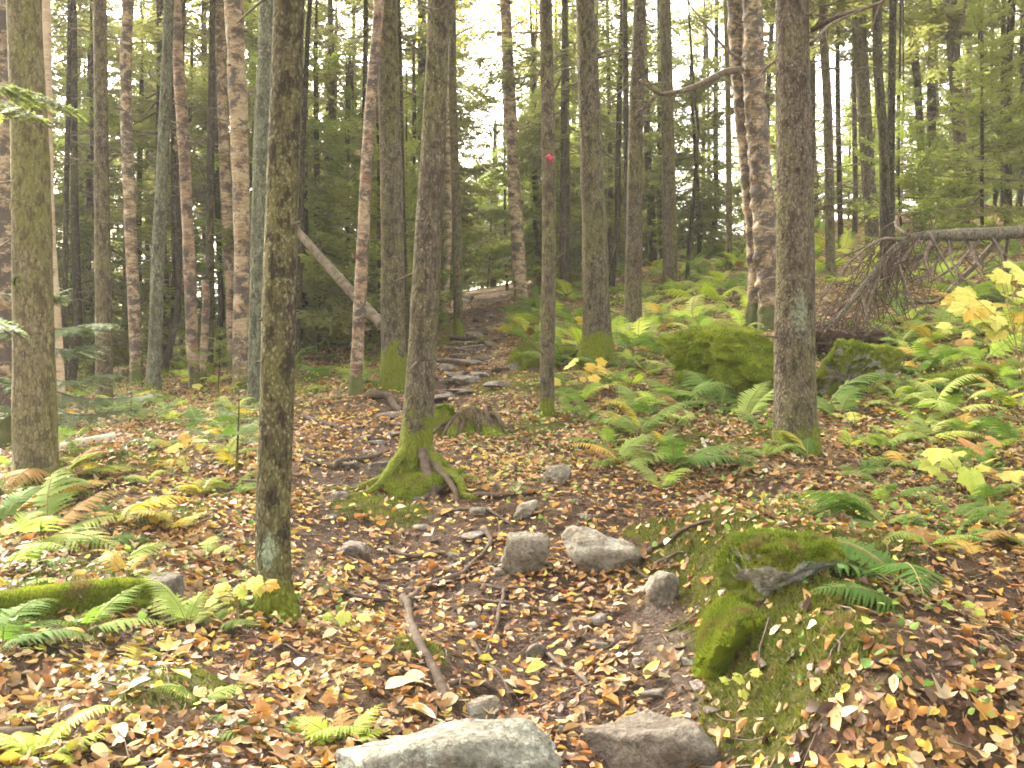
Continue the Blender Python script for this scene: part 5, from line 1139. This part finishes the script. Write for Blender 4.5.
# ------------------------------------------------------------------ fir boughs and small firs on the left
def near_bough(name, parent, pxs, d0, d1, L_tw, mat, seed, wid=0.0030, nl=.028, tw=16):
    """a flat needle-by-needle bough along a pixel polyline between two distances"""
    g_ = np.random.default_rng(seed); K = len(pxs); org = np.array(parent.location)
    ax = resample(np.array([PX(a, e, d0 + (d1 - d0) * k / (K - 1)) for k, (a, e) in enumerate(pxs)]), 0.03) - org
    b = MB(); b.add(*tube_geo(ax, np.linspace(.009, .002, len(ax)), 5, False)[:2], m=1)
    T = np.gradient(ax, axis=0); T /= np.linalg.norm(T, axis=1)[:, None]; up = np.array([0, 0, 1.0])
    def needles(p0, dr, L):
        side = np.cross(dr, up); side /= np.linalg.norm(side) + 1e-9; nrm = np.cross(side, dr); n = max(4, int(L / .0055))
        for sd in (-1, 1):
            s = (np.arange(n) + g_.random(n)) / n; p = p0 + dr * (s * L)[:, None]; e = dr * .45 + side * sd + nrm * g_.normal(.10, .22, (n, 1)) + g_.normal(0, .10, (n, 3)); e /= np.linalg.norm(e, axis=1)[:, None]
            q = np.cross(e, nrm); l = nl * g_.uniform(.8, 1.15, (n, 1)) * np.clip(1.3 - s, .4, 1)[:, None]
            V = np.stack([p - q * wid, p + q * wid, p + e * l + q * wid * .6, p + e * l - q * wid * .6], 1).reshape(-1, 3); b.add(V, np.arange(4 * n).reshape(n, 4))
    for k in range(tw):
        u = .08 + .9 * k / tw; i = int(u * (len(ax) - 1)); side = np.cross(T[i], up); side /= np.linalg.norm(side)
        for sd in (-1, 1):
            L = L_tw * (1.05 - u) ** .7 * min(1, u * 3.5) * g_.uniform(.75, 1.1) + .03; dr = T[i] * .75 + side * sd * .8 + [0, 0, g_.normal(-.30, .12)]; dr /= np.linalg.norm(dr)
            c = ax[i] + np.linspace(0, 1, 5)[:, None] * dr * L; c[:, 2] -= np.linspace(0, 1, 5) ** 2 * .12 * L; b.add(*tube_geo(c, np.linspace(.003, .0012, 5), 3, False)[:2], m=1); needles(c[0], dr, L)
            for q in range(int(L / .07)):
                f = (q + 1) / (int(L / .07) + 1); s2 = 1 if q % 2 else -1; sd2 = np.cross(dr, up); sd2 /= np.linalg.norm(sd2); d2 = dr * .75 + sd2 * s2 * .75; d2 /= np.linalg.norm(d2); needles(c[0] + dr * L * f, d2, L * .35 * (1.1 - f))
    needles(ax[-1] - T[-1] * .06, T[-1], .08)
    return link(name, b.data(name, [M[mat], M['twig']], False), parent)
def fir(label, base, d, h, boughs, mat, seed, tw=.25, name='young_fir', r=.018):
    x = (base - 512) / FPX * d; rt = empty(name, (x, d, GZ(x, d)), label, 'fir'); z = np.linspace(-.2, h, 6)
    link('trunk', trunk_mesh('trunk', np.stack([.01 * np.sin(z * 2 + seed), 0 * z, z], 1), np.linspace(r, r * .2, 6), M['bark_dark'], 9, .1, .05, .2, 3, seed), rt)
    for k, (pp, d1, m) in enumerate(boughs): near_bough('bough', rt, [(base + (pp[0][0] - base) * .0 if False else pp[0][0], pp[0][1])] + pp[1:], d if pp[0][0] != base else d, d1, tw, m, seed * 10 + k)
    return rt
fir('fir mostly outside the left edge whose green bough crosses the olive spruce high up', -60, 4.3, 4.0, [([(-60,70),(-20,80),(30,92),(78,112)],4.1,'needles_fresh'),([(-60,110),(-25,100),(10,104),(40,118)],3.8,'needles_fresh'),([(-60,40),(-40,60),(-10,95),(5,115)],4.5,'needles_fresh'),([(-60,300),(-30,310),(-5,322),(14,330)],4.0,'needles_blue')], 'needles_fresh', 3, .26, r=.03)
fir('young fir with layered blue-green boughs right of the olive spruce', 45, 7.4, 1.45, [([(45,330),(70,328),(95,324),(117,325)],7.1,'needles_blue'),([(45,348),(70,350),(85,346),(100,344)],7.2,'needles_blue'),([(45,378),(70,382),(95,376),(120,374)],7.0,'needles_blue'),([(45,388),(80,398),(120,398),(160,392)],6.9,'needles_blue'),([(45,375),(25,380),(0,378),(-20,384)],7.2,'needles_blue'),([(45,335),(25,330),(5,330),(-10,334)],7.2,'needles_blue'),([(45,405),(75,415),(110,412),(140,410)],7.0,'needles_blue'),([(45,310),(40,300),(52,296),(66,300)],7.6,'needles_blue'),([(45,402),(20,408),(-5,406)],7.0,'needles_blue')], 'needles_blue', 4, .30)
def small_fir(label, px, py, hpx, wpx, seed, mat='needles_blue'):
    p = G(px, py); d = p[1]; h = hpx / FPX * d; rt = empty('young_fir', tuple(p), label, 'fir'); z = np.linspace(-.1, h, 6); gs = np.random.default_rng(seed)
    link('trunk', trunk_mesh('trunk', np.stack([.02 * np.sin(z * 3), 0 * z, z], 1), np.linspace(.010, .003, 6), M['bark_dark'], 8, .1, .05, .2, 3, seed), rt)
    for k in range(11):
        f = .42 + .56 * k / 11; a = k * 2.4 + gs.random(); L = wpx / 2 / FPX * d * (1.15 - f) / .6; b = MB()
        put_bough(b, BOUGHS_FINE[k % 3], np.array([0, 0, h * f]), a, .12, L, 0)
        V = np.concatenate(b.V); b.V = [V]; b.C = [np.ones((len(V), 3))]
        link('bough', b.data('bough', [M[mat], M['twig']], False), rt)
small_fir('spindly small fir with a thin dark stem left of the front tree', 236, 474, 82, 84, 5)
small_fir('small fir between the front tree and the leaning red birch, lower left', 318, 356, 66, 60, 6, 'needles_fresh')
small_fir('small fir beside the rough brown birch in the left woods', 218, 392, 62, 60, 7, 'needles_fresh')
small_fir('tiny fir at the right foot of the olive spruce by the white log', 130, 425, 36, 66, 8)
small_fir('small fir under the leaning pole near the stout brown spruce', 340, 345, 50, 44, 9, 'needles_fresh')
small_fir('small soft fir left of the upper trail bend', 435, 350, 46, 40, 10, 'needles_fresh')

# ------------------------------------------------------------------ yellow maple saplings
def maple_leaf(name, mat, seed, lobes=3, curl=.25):
    g_ = np.random.default_rng(seed); n = 36; th = np.linspace(-math.pi, math.pi, n, endpoint=False)
    r = .68 + 0 * th
    for k, (c_, a_, w_) in enumerate([(0, .50, .42), (1.0, .34, .36), (-1.0, .34, .36), (1.9, .12, .3), (-1.9, .12, .3)][:lobes + 2]): r = r + a_ * np.exp(-((th - c_) / w_) ** 2)
    r = r * (1 + .06 * np.cos(th * 18)); r = np.where(np.abs(th) > 2.8, r * .55, r); ins = r * .5
    def pt(rr): 
        x = rr * np.cos(th) + .30; y = rr * np.sin(th) * .95; return np.stack([x, y, -curl * (x - .3) ** 2 - curl * .5 * y ** 2], 1)
    V = np.concatenate([[[.30, 0, 0]], pt(ins), pt(r)]); j = np.arange(n); k = (j + 1) % n
    b = MB(); b.add(V, np.stack([1 + j, 1 + n + j, 1 + n + k, 1 + k], -1), np.stack([0 * j, 1 + j, 1 + k], -1)); 
    return b.data(name, [M[mat]])
ML = {(m, v): maple_leaf('leaf', m, v + 1, 3, .18 + .12 * v) for m in ('yellow_leaf', 'gold_leaf', 'lime_leaf', 'orange_leaf') for v in range(2)}
gl = np.random.default_rng(31)
def sapling(label, base, d, leaves, name='maple_sapling', h=None):
    k_ = .62 if base[0] < 600 else .72
    leaves = [(a, e, w_ * k_, m, dz) for a, e, w_, m, dz in leaves] + [(a + gl.normal(0, w_ * .55), e + abs(gl.normal(0, w_ * .4)), w_ * k_ * gl.uniform(.5, .8), m, dz + gl.normal(0, .06)) for a, e, w_, m, dz in leaves if w_ > 15]
    """leaves: (pixel x, pixel y, width in pixels, material, depth offset)"""
    if d is None: p = G(*base); d = p[1]
    else: x = (base[0] - 512) / FPX * d; p = np.array([x, d, GZ(x, d)])
    rt = empty(name, tuple(p), label, 'sapling'); L = [PX(a, e, d + dz) - p for a, e, w_, m, dz in leaves]
    top = np.mean(L, axis=0); top[2] = max(top[2], .05); top = top * [.7, .7, .95]; t = np.linspace(0, 1, 8)[:, None]
    c = t * top * [1, 1, 0] * t + t * top * [0, 0, 1]; b = MB(); b.add(*tube_geo(c, np.linspace(.007, .003, 8), 6)); 
    for l in L:
        k = gl.integers(4, 8); m_ = (c[k] + l) / 2 + [0, 0, .01]; b.add(*tube_geo(resample([c[k], m_, l], .02), .002, 4))
    link('stem', b.data('stem', [M['stem']]), rt)
    for l, (a, e, w_, m, dz) in zip(L, leaves):
        o = link('leaf', ML[(m, int(gl.integers(2)))], rt, tuple(l)); s = w_ / FPX * (d + dz) / 1.4; o.scale = (s, s, s); h_ = l - c[-1] * [1, 1, 0]
        yaw = math.atan2(h_[1], h_[0]) + gl.normal(0, .4) if np.hypot(h_[0], h_[1]) > .03 else gl.uniform(0, 6.28)
        tx, ty = gl.normal(.55, .28), gl.normal(0, .28)      # the blades hang facing downhill, towards the light of the path
        o.rotation_euler = (Matrix.Rotation(tx, 3, 'X') @ Matrix.Rotation(ty, 3, 'Y') @ Matrix.Rotation(yaw, 3, 'Z')).to_euler()
Y, GO, LI, OR = 'yellow_leaf', 'gold_leaf', 'lime_leaf', 'orange_leaf'
sapling('maple sapling with the uppermost yellow leaves at the right edge', (1030,385), 6.8, [(1012,268,34,Y,0),(1000,275,26,LI,.1),(1024,290,30,Y,-.1),(975,298,34,Y,-.2),(990,305,32,Y,0),(960,300,24,GO,.1),(1008,304,28,Y,.1),(985,318,28,LI,-.1),(1015,318,30,GO,0),(968,308,22,GO,-.25),(1000,330,24,Y,-.1),(1030,310,30,Y,0),(1018,280,26,Y,.2),(1005,290,24,LI,.15),(970,298,24,Y,.2),(982,308,24,GO,-.1),(995,316,26,Y,-.15),(1022,302,26,LI,.1),(1016,330,22,Y,.1)])
sapling('small plant with a yellow leaf and an orange leaf in front of the pale ferns', (955,360), None, [(950,325,18,Y,0),(963,340,16,OR,-.1),(948,332,14,LI,.1),(985,372,22,Y,-.2)])
sapling('maple seedling with broad lime leaves and one brown-orange leaf', (955,495), None, [(940,448,34,LI,0),(935,465,26,LI,.0),(970,470,34,LI,-.1),(1003,472,28,Y,0),(972,446,38,OR,.15),(990,440,22,OR,.2),(915,500,18,LI,-.1),(945,498,18,LI,-.1),(958,456,26,Y,.1),(985,462,24,LI,.05)])
sapling('maple seedling whose yellow leaves reach in from the right edge above bare soil', (1030,600), 4.6, [(985,544,34,Y,0),(1005,542,36,Y,-.05),(1028,540,36,GO,0),(962,560,26,Y,.1),(1005,583,32,LI,-.1),(978,552,26,Y,0),(1015,552,28,Y,.05)])
sapling('maple seedling with a flat row of lime-yellow leaves near the right edge', (1010,690), 3.45, [(985,640,40,LI,0),(1010,642,44,Y,-.05),(960,636,30,LI,.05),(930,640,20,LI,.05),(1035,650,34,LI,-.05),(998,650,34,Y,0),(972,645,30,LI,0)])
sapling('maple seedling with two drooping pale yellow leaves low at the right', (985,715), 3.2, [(955,668,36,Y,0),(975,684,34,GO,-.05),(945,690,22,Y,0),(965,705,34,GO,.05)])
sapling('low plant with golden leaves at the foot of the thicker brown spruce', (585,392), None, [(575,362,18,Y,0),(587,366,20,GO,0),(598,362,16,GO,.1),(592,376,18,GO,-.1),(568,372,16,Y,0),(560,382,14,Y,0),(603,372,14,Y,.1)])
sapling('yellow seedling on the leafy slope left of the front tree', (163,530), None, [(160,500,16,GO,0),(168,512,18,Y,0),(158,520,18,GO,0),(172,522,14,Y,0)])
sapling('yellow seedling behind the golden fern on the left slope', (190,478), None, [(178,448,22,GO,0),(195,440,22,Y,0),(205,450,20,GO,0),(186,460,18,Y,0),(168,470,18,GO,.1)])
sapling('seedling with yellow leaves across the foot of the front tree', (238,628), None, [(255,578,26,Y,-.25),(266,584,22,GO,-.25),(225,590,24,Y,-.05),(240,585,20,LI,-.1),(215,600,18,LI,0),(230,600,20,Y,0)])
sapling('low yellow plant at the foot of the rough brown birch in the left woods', (195,395), None, [(188,378,14,GO,0),(196,384,14,Y,0),(201,378,12,GO,0)])
sapling('seedling with lime and golden leaves on the trail edge right of the front tree', (352,640), None, [(345,612,22,LI,0),(360,616,20,Y,0),(352,628,18,GO,0),(365,632,18,LI,0)])
sapling('maple seedling with pale yellow leaves in the bottom right corner', (1012,768), 2.9, [(1000,712,30,Y,0),(1020,722,30,LI,0),(985,728,24,GO,0),(1008,740,26,Y,-.05),(975,742,20,LI,0)])
sapling('maple seedling with golden leaves between the lime row and the right edge fern', (995,630), 4.1, [(1012,598,28,Y,0),(995,605,24,GO,0),(1020,612,26,Y,.05),(980,598,20,LI,0)])
sapling('little green seedling leaning over the bare gravel at the trail edge', (748,700), None, [(735,676,16,LI,0),(752,672,14,LI,0),(742,690,14,LI,0)])
sapling('little green seedling beside the yellow row at lower right', (962,620), None, [(952,606,14,LI,0),(965,604,14,LI,0),(975,610,14,LI,0)])
# ------------------------------------------------------------------ leaf litter and ground cover (masses nobody could count)
gr = np.random.default_rng(99)
LEAFV = np.array([[0,0,0],[.30,.26,.03],[.68,.22,.05],[1,0,.10],[.68,-.22,.05],[.30,-.26,.03],[.34,0,-.03],[.70,0,-.01]])
LEAFQ = np.array([[0,6,1,1],[1,6,7,2],[2,7,3,3],[0,5,6,6],[5,4,7,6],[4,3,7,7]])
LT = np.array([[0,6,1],[2,7,3],[0,5,6],[4,3,7]]); LQ = np.array([[1,6,7,2],[5,4,7,6]])
PAL = np.array([(.075,.040,.022),(.14,.074,.034),(.27,.132,.038),(.38,.205,.068),(.45,.275,.11),(.49,.345,.18),(.53,.41,.26),(.46,.22,.035),(.33,.135,.040),(.54,.36,.05),(.58,.47,.08)])
PW = np.array([.11,.14,.15,.15,.13,.10,.05,.07,.05,.03,.02]); PW = PW / PW.sum()
def ground_normal(x, y, e=.06):
    gx = (H(x + e, y) - H(x - e, y)) / (2 * e); gy = (H(x, y + e) - H(x, y - e)) / (2 * e); n = np.stack([-gx, -gy, 1 + 0 * gx], 1); return n / np.linalg.norm(n, axis=1)[:, None]
_ma = np.array([-2.9, -2.3, -1.75, -1.35, -.95, -.5, 0, .5, .95, 1.35, 1.75, 2.3, 2.9]); _mr = np.array([.30, .50, .34, .52, .62, .36, .80, .36, .62, .52, .34, .50, .30])
MAPV = np.concatenate([[[.42, 0, 0]], np.stack([.42 + _mr * np.cos(_ma), _mr * np.sin(_ma), .12 * _mr], 1)]); MAPT = np.array([[0, k, k + 1] for k in range(1, 13)])
def leaf_mass(name, x, y, size, cols, mat, lift=(0.0, .02), tilt=.24, asp=1.0, label=None, maple=False):
    BV = MAPV if maple else LEAFV; nv = len(BV)
    n = len(x); z = H(x, y); nr = ground_normal(x, y) + gr.normal(0, tilt, (n, 3)) * [1, 1, .3]; nr /= np.linalg.norm(nr, axis=1)[:, None]
    a = gr.uniform(0, 6.283, n); t = np.stack([np.cos(a), np.sin(a), 0 * a], 1); t -= nr * (t * nr).sum(1)[:, None]; t /= np.linalg.norm(t, axis=1)[:, None]; s = np.cross(nr, t)
    P = BV[None] * np.stack([np.ones(n), gr.uniform(.75, 1.25, n) * asp, gr.normal(.6, 1.5, n)], 1)[:, None]
    P = P.copy(); P[..., 2] += gr.normal(0.05, .12, (n, 1)) * (P[..., 0] - .5) ** 2 * 4 + gr.normal(0.06, .17, (n, 1)) * np.abs(P[..., 1]) * 3
    P[..., 0] -= .5
    W = (P[..., 0:1] * t[:, None] + P[..., 1:2] * s[:, None] + P[..., 2:3] * nr[:, None]) * size[:, None, None] + np.stack([x, y, z + gr.uniform(*lift, n) + size * .10], 1)[:, None]
    V = W.reshape(-1, 3); off = (np.arange(n) * nv)[:, None, None]
    me = mesh_data(name, V, [(MAPT[None] + off).reshape(-1, 3)] if maple else [(LQ[None] + off).reshape(-1, 4), (LT[None] + off).reshape(-1, 3)], [M[mat]], {'col': np.repeat(cols, nv, 0)}, smooth=False)
    o = link(name, me); return tag(o, label, None, None, 'stuff')
def scatter_xy(n, ymin, ymax, p=1.0, half=.62):
    y = ymin + (ymax - ymin) * gr.random(n) ** p; x = gr.uniform(-1, 1, n) * (half * y + .5); return x, y
def leafcols(n, x, y):
    q = fbm(x * .9, y * .9, s=47, o=3); u = np.clip(gr.random(n) + .35 * q, 0, .999); k = np.searchsorted(np.cumsum(PW), u); k = np.minimum(k, len(PAL) - 1)
    c = PAL[k] * gr.uniform(.7, 1.15, (n, 1)) * (1 + gr.normal(0, .06, (n, 3))); return np.clip(c, .01, 1)
# density falls with distance in the picture's own way: many near, fewer and the same size far
xs, ys = [], []
for n, a, b_ in ((26000, 1.9, 5.0), (30000, 5.0, 9.0), (26000, 9.0, 16.0), (20000, 16.0, 30.0)):
    x, y = scatter_xy(n, a, b_); xs.append(x); ys.append(y)
x = np.concatenate(xs); y = np.concatenate(ys)
tm = trail_mask(x, y); ms = moss_mask(x, y); gd, _ = seg_dist(x, y, GRAVEL); cl = .5 + .9 * fbm(x * 1.3, y * 1.3, s=41, o=3)
keep = gr.random(len(x)) < np.clip(.20 + 1.7 * cl, .06, 1) * (1 - .22 * tm) * (1 - .72 * ms) * (1 - .60 * bare_mask(x, y)) * np.where(gd < .16, .25, 1)
x, y = x[keep], y[keep]
leaf_mass('leaf_litter', x, y, gr.choice([.8, 1, 1.25], len(x), p=[.4, .4, .2]) * gr.uniform(.028, .060, len(x)) * np.clip(.92 + .012 * y, .9, 1.25), leafcols(len(x), x, y), 'litter', label='brown, tan and yellow fallen leaves carpeting the forest floor')
# the bigger, paler lobed leaves lying on top
x, y = scatter_xy(3600, 2.0, 12, .9); cl = .5 + .9 * fbm(x * 1.1, y * 1.1, s=43, o=3)
k = gr.random(len(x)) < np.clip(.15 + 1.4 * cl, .05, 1) * (1 - .75 * trail_mask(x, y)) * (1 - .8 * moss_mask(x, y)) * (1 - .85 * bare_mask(x, y)); x, y = x[k], y[k]; n = len(x)
mp = np.array([(.43,.30,.15),(.40,.23,.09),(.46,.35,.21),(.36,.19,.07),(.48,.26,.05),(.28,.15,.07),(.58,.46,.12)])[gr.choice(7, n, p=[.2,.2,.14,.2,.1,.12,.04])] * gr.uniform(.6, 1.0, (n, 1))
leaf_mass('lobed_leaf_litter', x, y, gr.uniform(.045, .075, n), mp, 'litter', (.006, .03), .20, .9, 'larger lobed tan leaves lying over the brown leaf litter', True)
# small green ground cover on the banks
x, y = scatter_xy(34000, 2.4, 20, .7); tm = trail_mask(x, y); cl = fbm(x * 1.1, y * 1.1, s=61, o=3)
keep = (tm < .15) & (cl + gr.normal(0, .15, len(x)) > .14 - .10 * (np.abs(x / y) > .12) - .10 * (y > 6) - .16 * (x / y > .10) * (y > 5.5) + .14 * (y < 4))
x, y = x[keep], y[keep]; n = len(x)
gc = np.array([(.10, .19, .035), (.16, .25, .05), (.24, .32, .08), (.09, .16, .05), (.34, .36, .08)])[gr.integers(5, size=n)] * gr.uniform(.8, 1.2, (n, 1))
leaf_mass('ground_cover', x, y, gr.uniform(.016, .04, n), gc, 'greens', (.01, .10), .55, 1.3, 'small green herbs and seedlings among the leaf litter')
# twiglets and needles of the litter
b = MB(); n = 1500; x, y = scatter_xy(n, 2.2, 11, 1.1); z = H(x, y)
for k in range(n):
    a = gr.uniform(0, 6.28); L = gr.uniform(.04, .22); dx, dy = math.cos(a) * L, math.sin(a) * L
    q = np.array([[x[k], y[k], z[k] + .012], [x[k] + dx * .5 + gr.normal(0, .01), y[k] + dy * .5, 0], [x[k] + dx, y[k] + dy, 0]]); q[1:, 2] = H(q[1:, 0], q[1:, 1]) + gr.uniform(.008, .025, 2)
    b.add(*tube_geo(q, gr.uniform(.0012, .0035), 4, False)[:2])
tag(link('twig_litter', b.data('twig_litter', [M['twig']])), 'small dry twigs scattered in the leaf litter', None, None, 'stuff')
# crumbled leaves and fallen needles between the whole ones
x, y = scatter_xy(64000, 2.0, 10, 1.15); k = gr.random(len(x)) < (1 - .8 * moss_mask(x, y)) * (.45 + .55 * np.maximum(bare_mask(x, y), trail_mask(x, y))); x, y = x[k], y[k]; n = len(x)
fc = np.array([(.07,.036,.022),(.12,.062,.034),(.19,.10,.05),(.28,.16,.08),(.10,.05,.035),(.36,.23,.11)])[gr.choice(6, n, p=[.25,.25,.2,.14,.1,.06])] * gr.uniform(.7, 1.2, (n, 1))
leaf_mass('leaf_crumbs', x, y, gr.uniform(.008, .024, n), fc, 'litter', (0, .008), .35, .8, 'crumbled brown leaf fragments on the soil')
x, y = scatter_xy(30000, 2.0, 8, 1.1); k = gr.random(len(x)) < (1 - .6 * moss_mask(x, y)); x, y = x[k], y[k]; n = len(x); a = gr.uniform(0, 6.283, n); L = gr.uniform(.012, .045, n); z = H(x, y) + gr.uniform(.003, .012, n)
x2, y2 = x + np.cos(a) * L, y + np.sin(a) * L; z2 = H(x2, y2) + gr.uniform(.003, .014, n); q = np.stack([-np.sin(a), np.cos(a)], 1) * gr.uniform(.0006, .0014, (n, 1)); A_, B_ = np.stack([x, y, z], 1), np.stack([x2, y2, z2], 1); q = np.c_[q, np.zeros(n)]
nc = np.array([(.10,.05,.025),(.20,.105,.045),(.05,.03,.02),(.28,.18,.09)])[gr.integers(4, size=n)]
tag(link('needle_litter', mesh_data('needle_litter', np.stack([A_ - q, A_ + q, B_ + q, B_ - q], 1).reshape(-1, 3), [np.arange(4 * n).reshape(n, 4)], [M['litter']], {'col': np.repeat(nc, 4, 0)}, smooth=False)), 'brown conifer needles fallen on the soil', None, None, 'stuff')
# moss on the ground
x, y = [], []
for a, e, c_, q in MOSSP:
    n = int(min(9000, 26000 * q * q * (1 if a * a + e * e < 60 else .35))) + 300; t = gr.uniform(0, 6.283, n); r = q * 1.25 * np.sqrt(gr.random(n)); x.append(a + r * np.cos(t)); y.append(e + r * np.sin(t))
x, y = np.concatenate(x), np.concatenate(y); m_ = moss_mask(x, y) + .5 * fbm(x * 6, y * 6, s=71, o=3); k = m_ > .50; x, y = x[k], y[k]
p = np.stack([x, y, H(x, y)], 1)
tag(link('ground_moss', blades(p, ground_normal(x, y), gr, (.008, .024), cols=((.06, .085, .010), (.19, .205, .03))).data('ground_moss', [M['mossblade']], False, True)), 'green and olive moss cushions on the forest floor', None, None, 'stuff')
# pale and yellow leaves that stand out one by one on the trail
LF = {}
def big_leaf(mat, v):
    if (mat, v) not in LF:
        n = 9; s = np.linspace(0, 1, n); wv = .30 * np.sin(np.pi * s ** .8) ** .8; V = []
        for sd in (-1, 0, 1):
            V.append(np.stack([s - .5, sd * wv, .10 * np.sin(s * 3 + v) + (.10 + .10 * v) * abs(sd) * wv * 2 + .02 * sd * np.sin(9 * s)], 1))
        V = np.concatenate(V); j = np.arange(n - 1); b = MB(); b.add(V, np.concatenate([np.stack([j, j + 1, n + j + 1, n + j], -1), np.stack([n + j, n + j + 1, 2 * n + j + 1, 2 * n + j], -1)])); LF[(mat, v)] = b.data('fallen_leaf', [M[mat]])
    return LF[(mat, v)]
LEAVES = {'large cream leaf lying on the leaf litter': ('cream_leaf', [(405,692,40),(420,720,34),(245,682,18),(62,556,14),(412,686,26),(665,683,16),(733,586,16),(757,578,14),(800,525,14),(812,633,16),(400,512,14),(448,708,22),(580,470,12),(545,500,12),(120,740,24),(100,760,22),(300,668,18),(330,640,18),(510,690,14),(670,545,14),(180,680,22),(140,690,20),(425,645,14),(606,390,9),(990,758,16),(850,720,18),(860,480,14),(620,610,14),(270,520,12),(320,560,12)]),
 'bright yellow fallen leaf on the trail': ('yellow_leaf', [(653,676,24),(535,675,22),(591,618,12),(615,655,14),(640,700,16),(498,478,12),(490,612,14),(560,660,16),(630,720,18),(725,742,18),(845,697,12),(575,600,12),(505,540,11),(450,505,10),(700,745,14)]),
 'orange fallen leaf on the leaf litter': ('orange_leaf', [(446,516,15),(525,618,14),(360,520,14),(430,560,14),(600,560,12),(330,706,22),(240,740,22),(200,700,20),(830,650,18),(560,548,12),(560,700,18),(470,660,16),(700,630,14),(880,640,18)])}
for lb, (mt, L) in LEAVES.items():
    for k, (px, py, w_) in enumerate(L):
        p = G(px, py); n_ = ground_normal(p[:1], p[1:2])[0] + gr.normal(0, .22, 3) * [1, 1, 0]; n_ /= np.linalg.norm(n_)
        o = link('fallen_leaf', big_leaf(mt, k % 3), None, (p[0], p[1], p[2] + .022)); s = w_ / FPX * p[1] * 1.1; o.scale = (s, s, s)
        o.rotation_euler = (Vector(n_).to_track_quat('Z', 'Y').to_matrix() @ Matrix.Rotation(gr.uniform(0, 6.28), 3, 'Z')).to_euler(); tag(o, lb, 'leaf', lb.split(' fallen')[0].split(' lying')[0] + 's')
# ------------------------------------------------------------------ thin scattering volume added to lift the background like lens veiling
hz = NT('veil_scatter')
hz.t.nodes.remove(hz.b)
vol = hz.t.nodes.new('ShaderNodeVolumePrincipled'); vol.inputs['Color'].default_value = (1.0, 0.98, 0.93, 1); vol.inputs['Density'].default_value = 0.0011; vol.inputs['Anisotropy'].default_value = 0.3
hz.t.links.new(vol.outputs[0], hz.out.inputs['Volume'])
lo = np.array([-140., -12., float(ZZ.min()) - 1.0]); hi = np.array([150., 152., float(ZZ.max()) + 16.0])
V = np.array([[a, b, c] for a in (lo[0], hi[0]) for b in (lo[1], hi[1]) for c in (lo[2], hi[2])])
tag(link('veil_volume', mesh_data('veil_volume', V, [np.array([[0, 1, 3, 2], [4, 6, 7, 5], [0, 4, 5, 1], [2, 3, 7, 6], [0, 2, 6, 4], [1, 5, 7, 3]])], [hz.m], smooth=False)), 'pale bright air between the trunks', None, None, 'stuff')
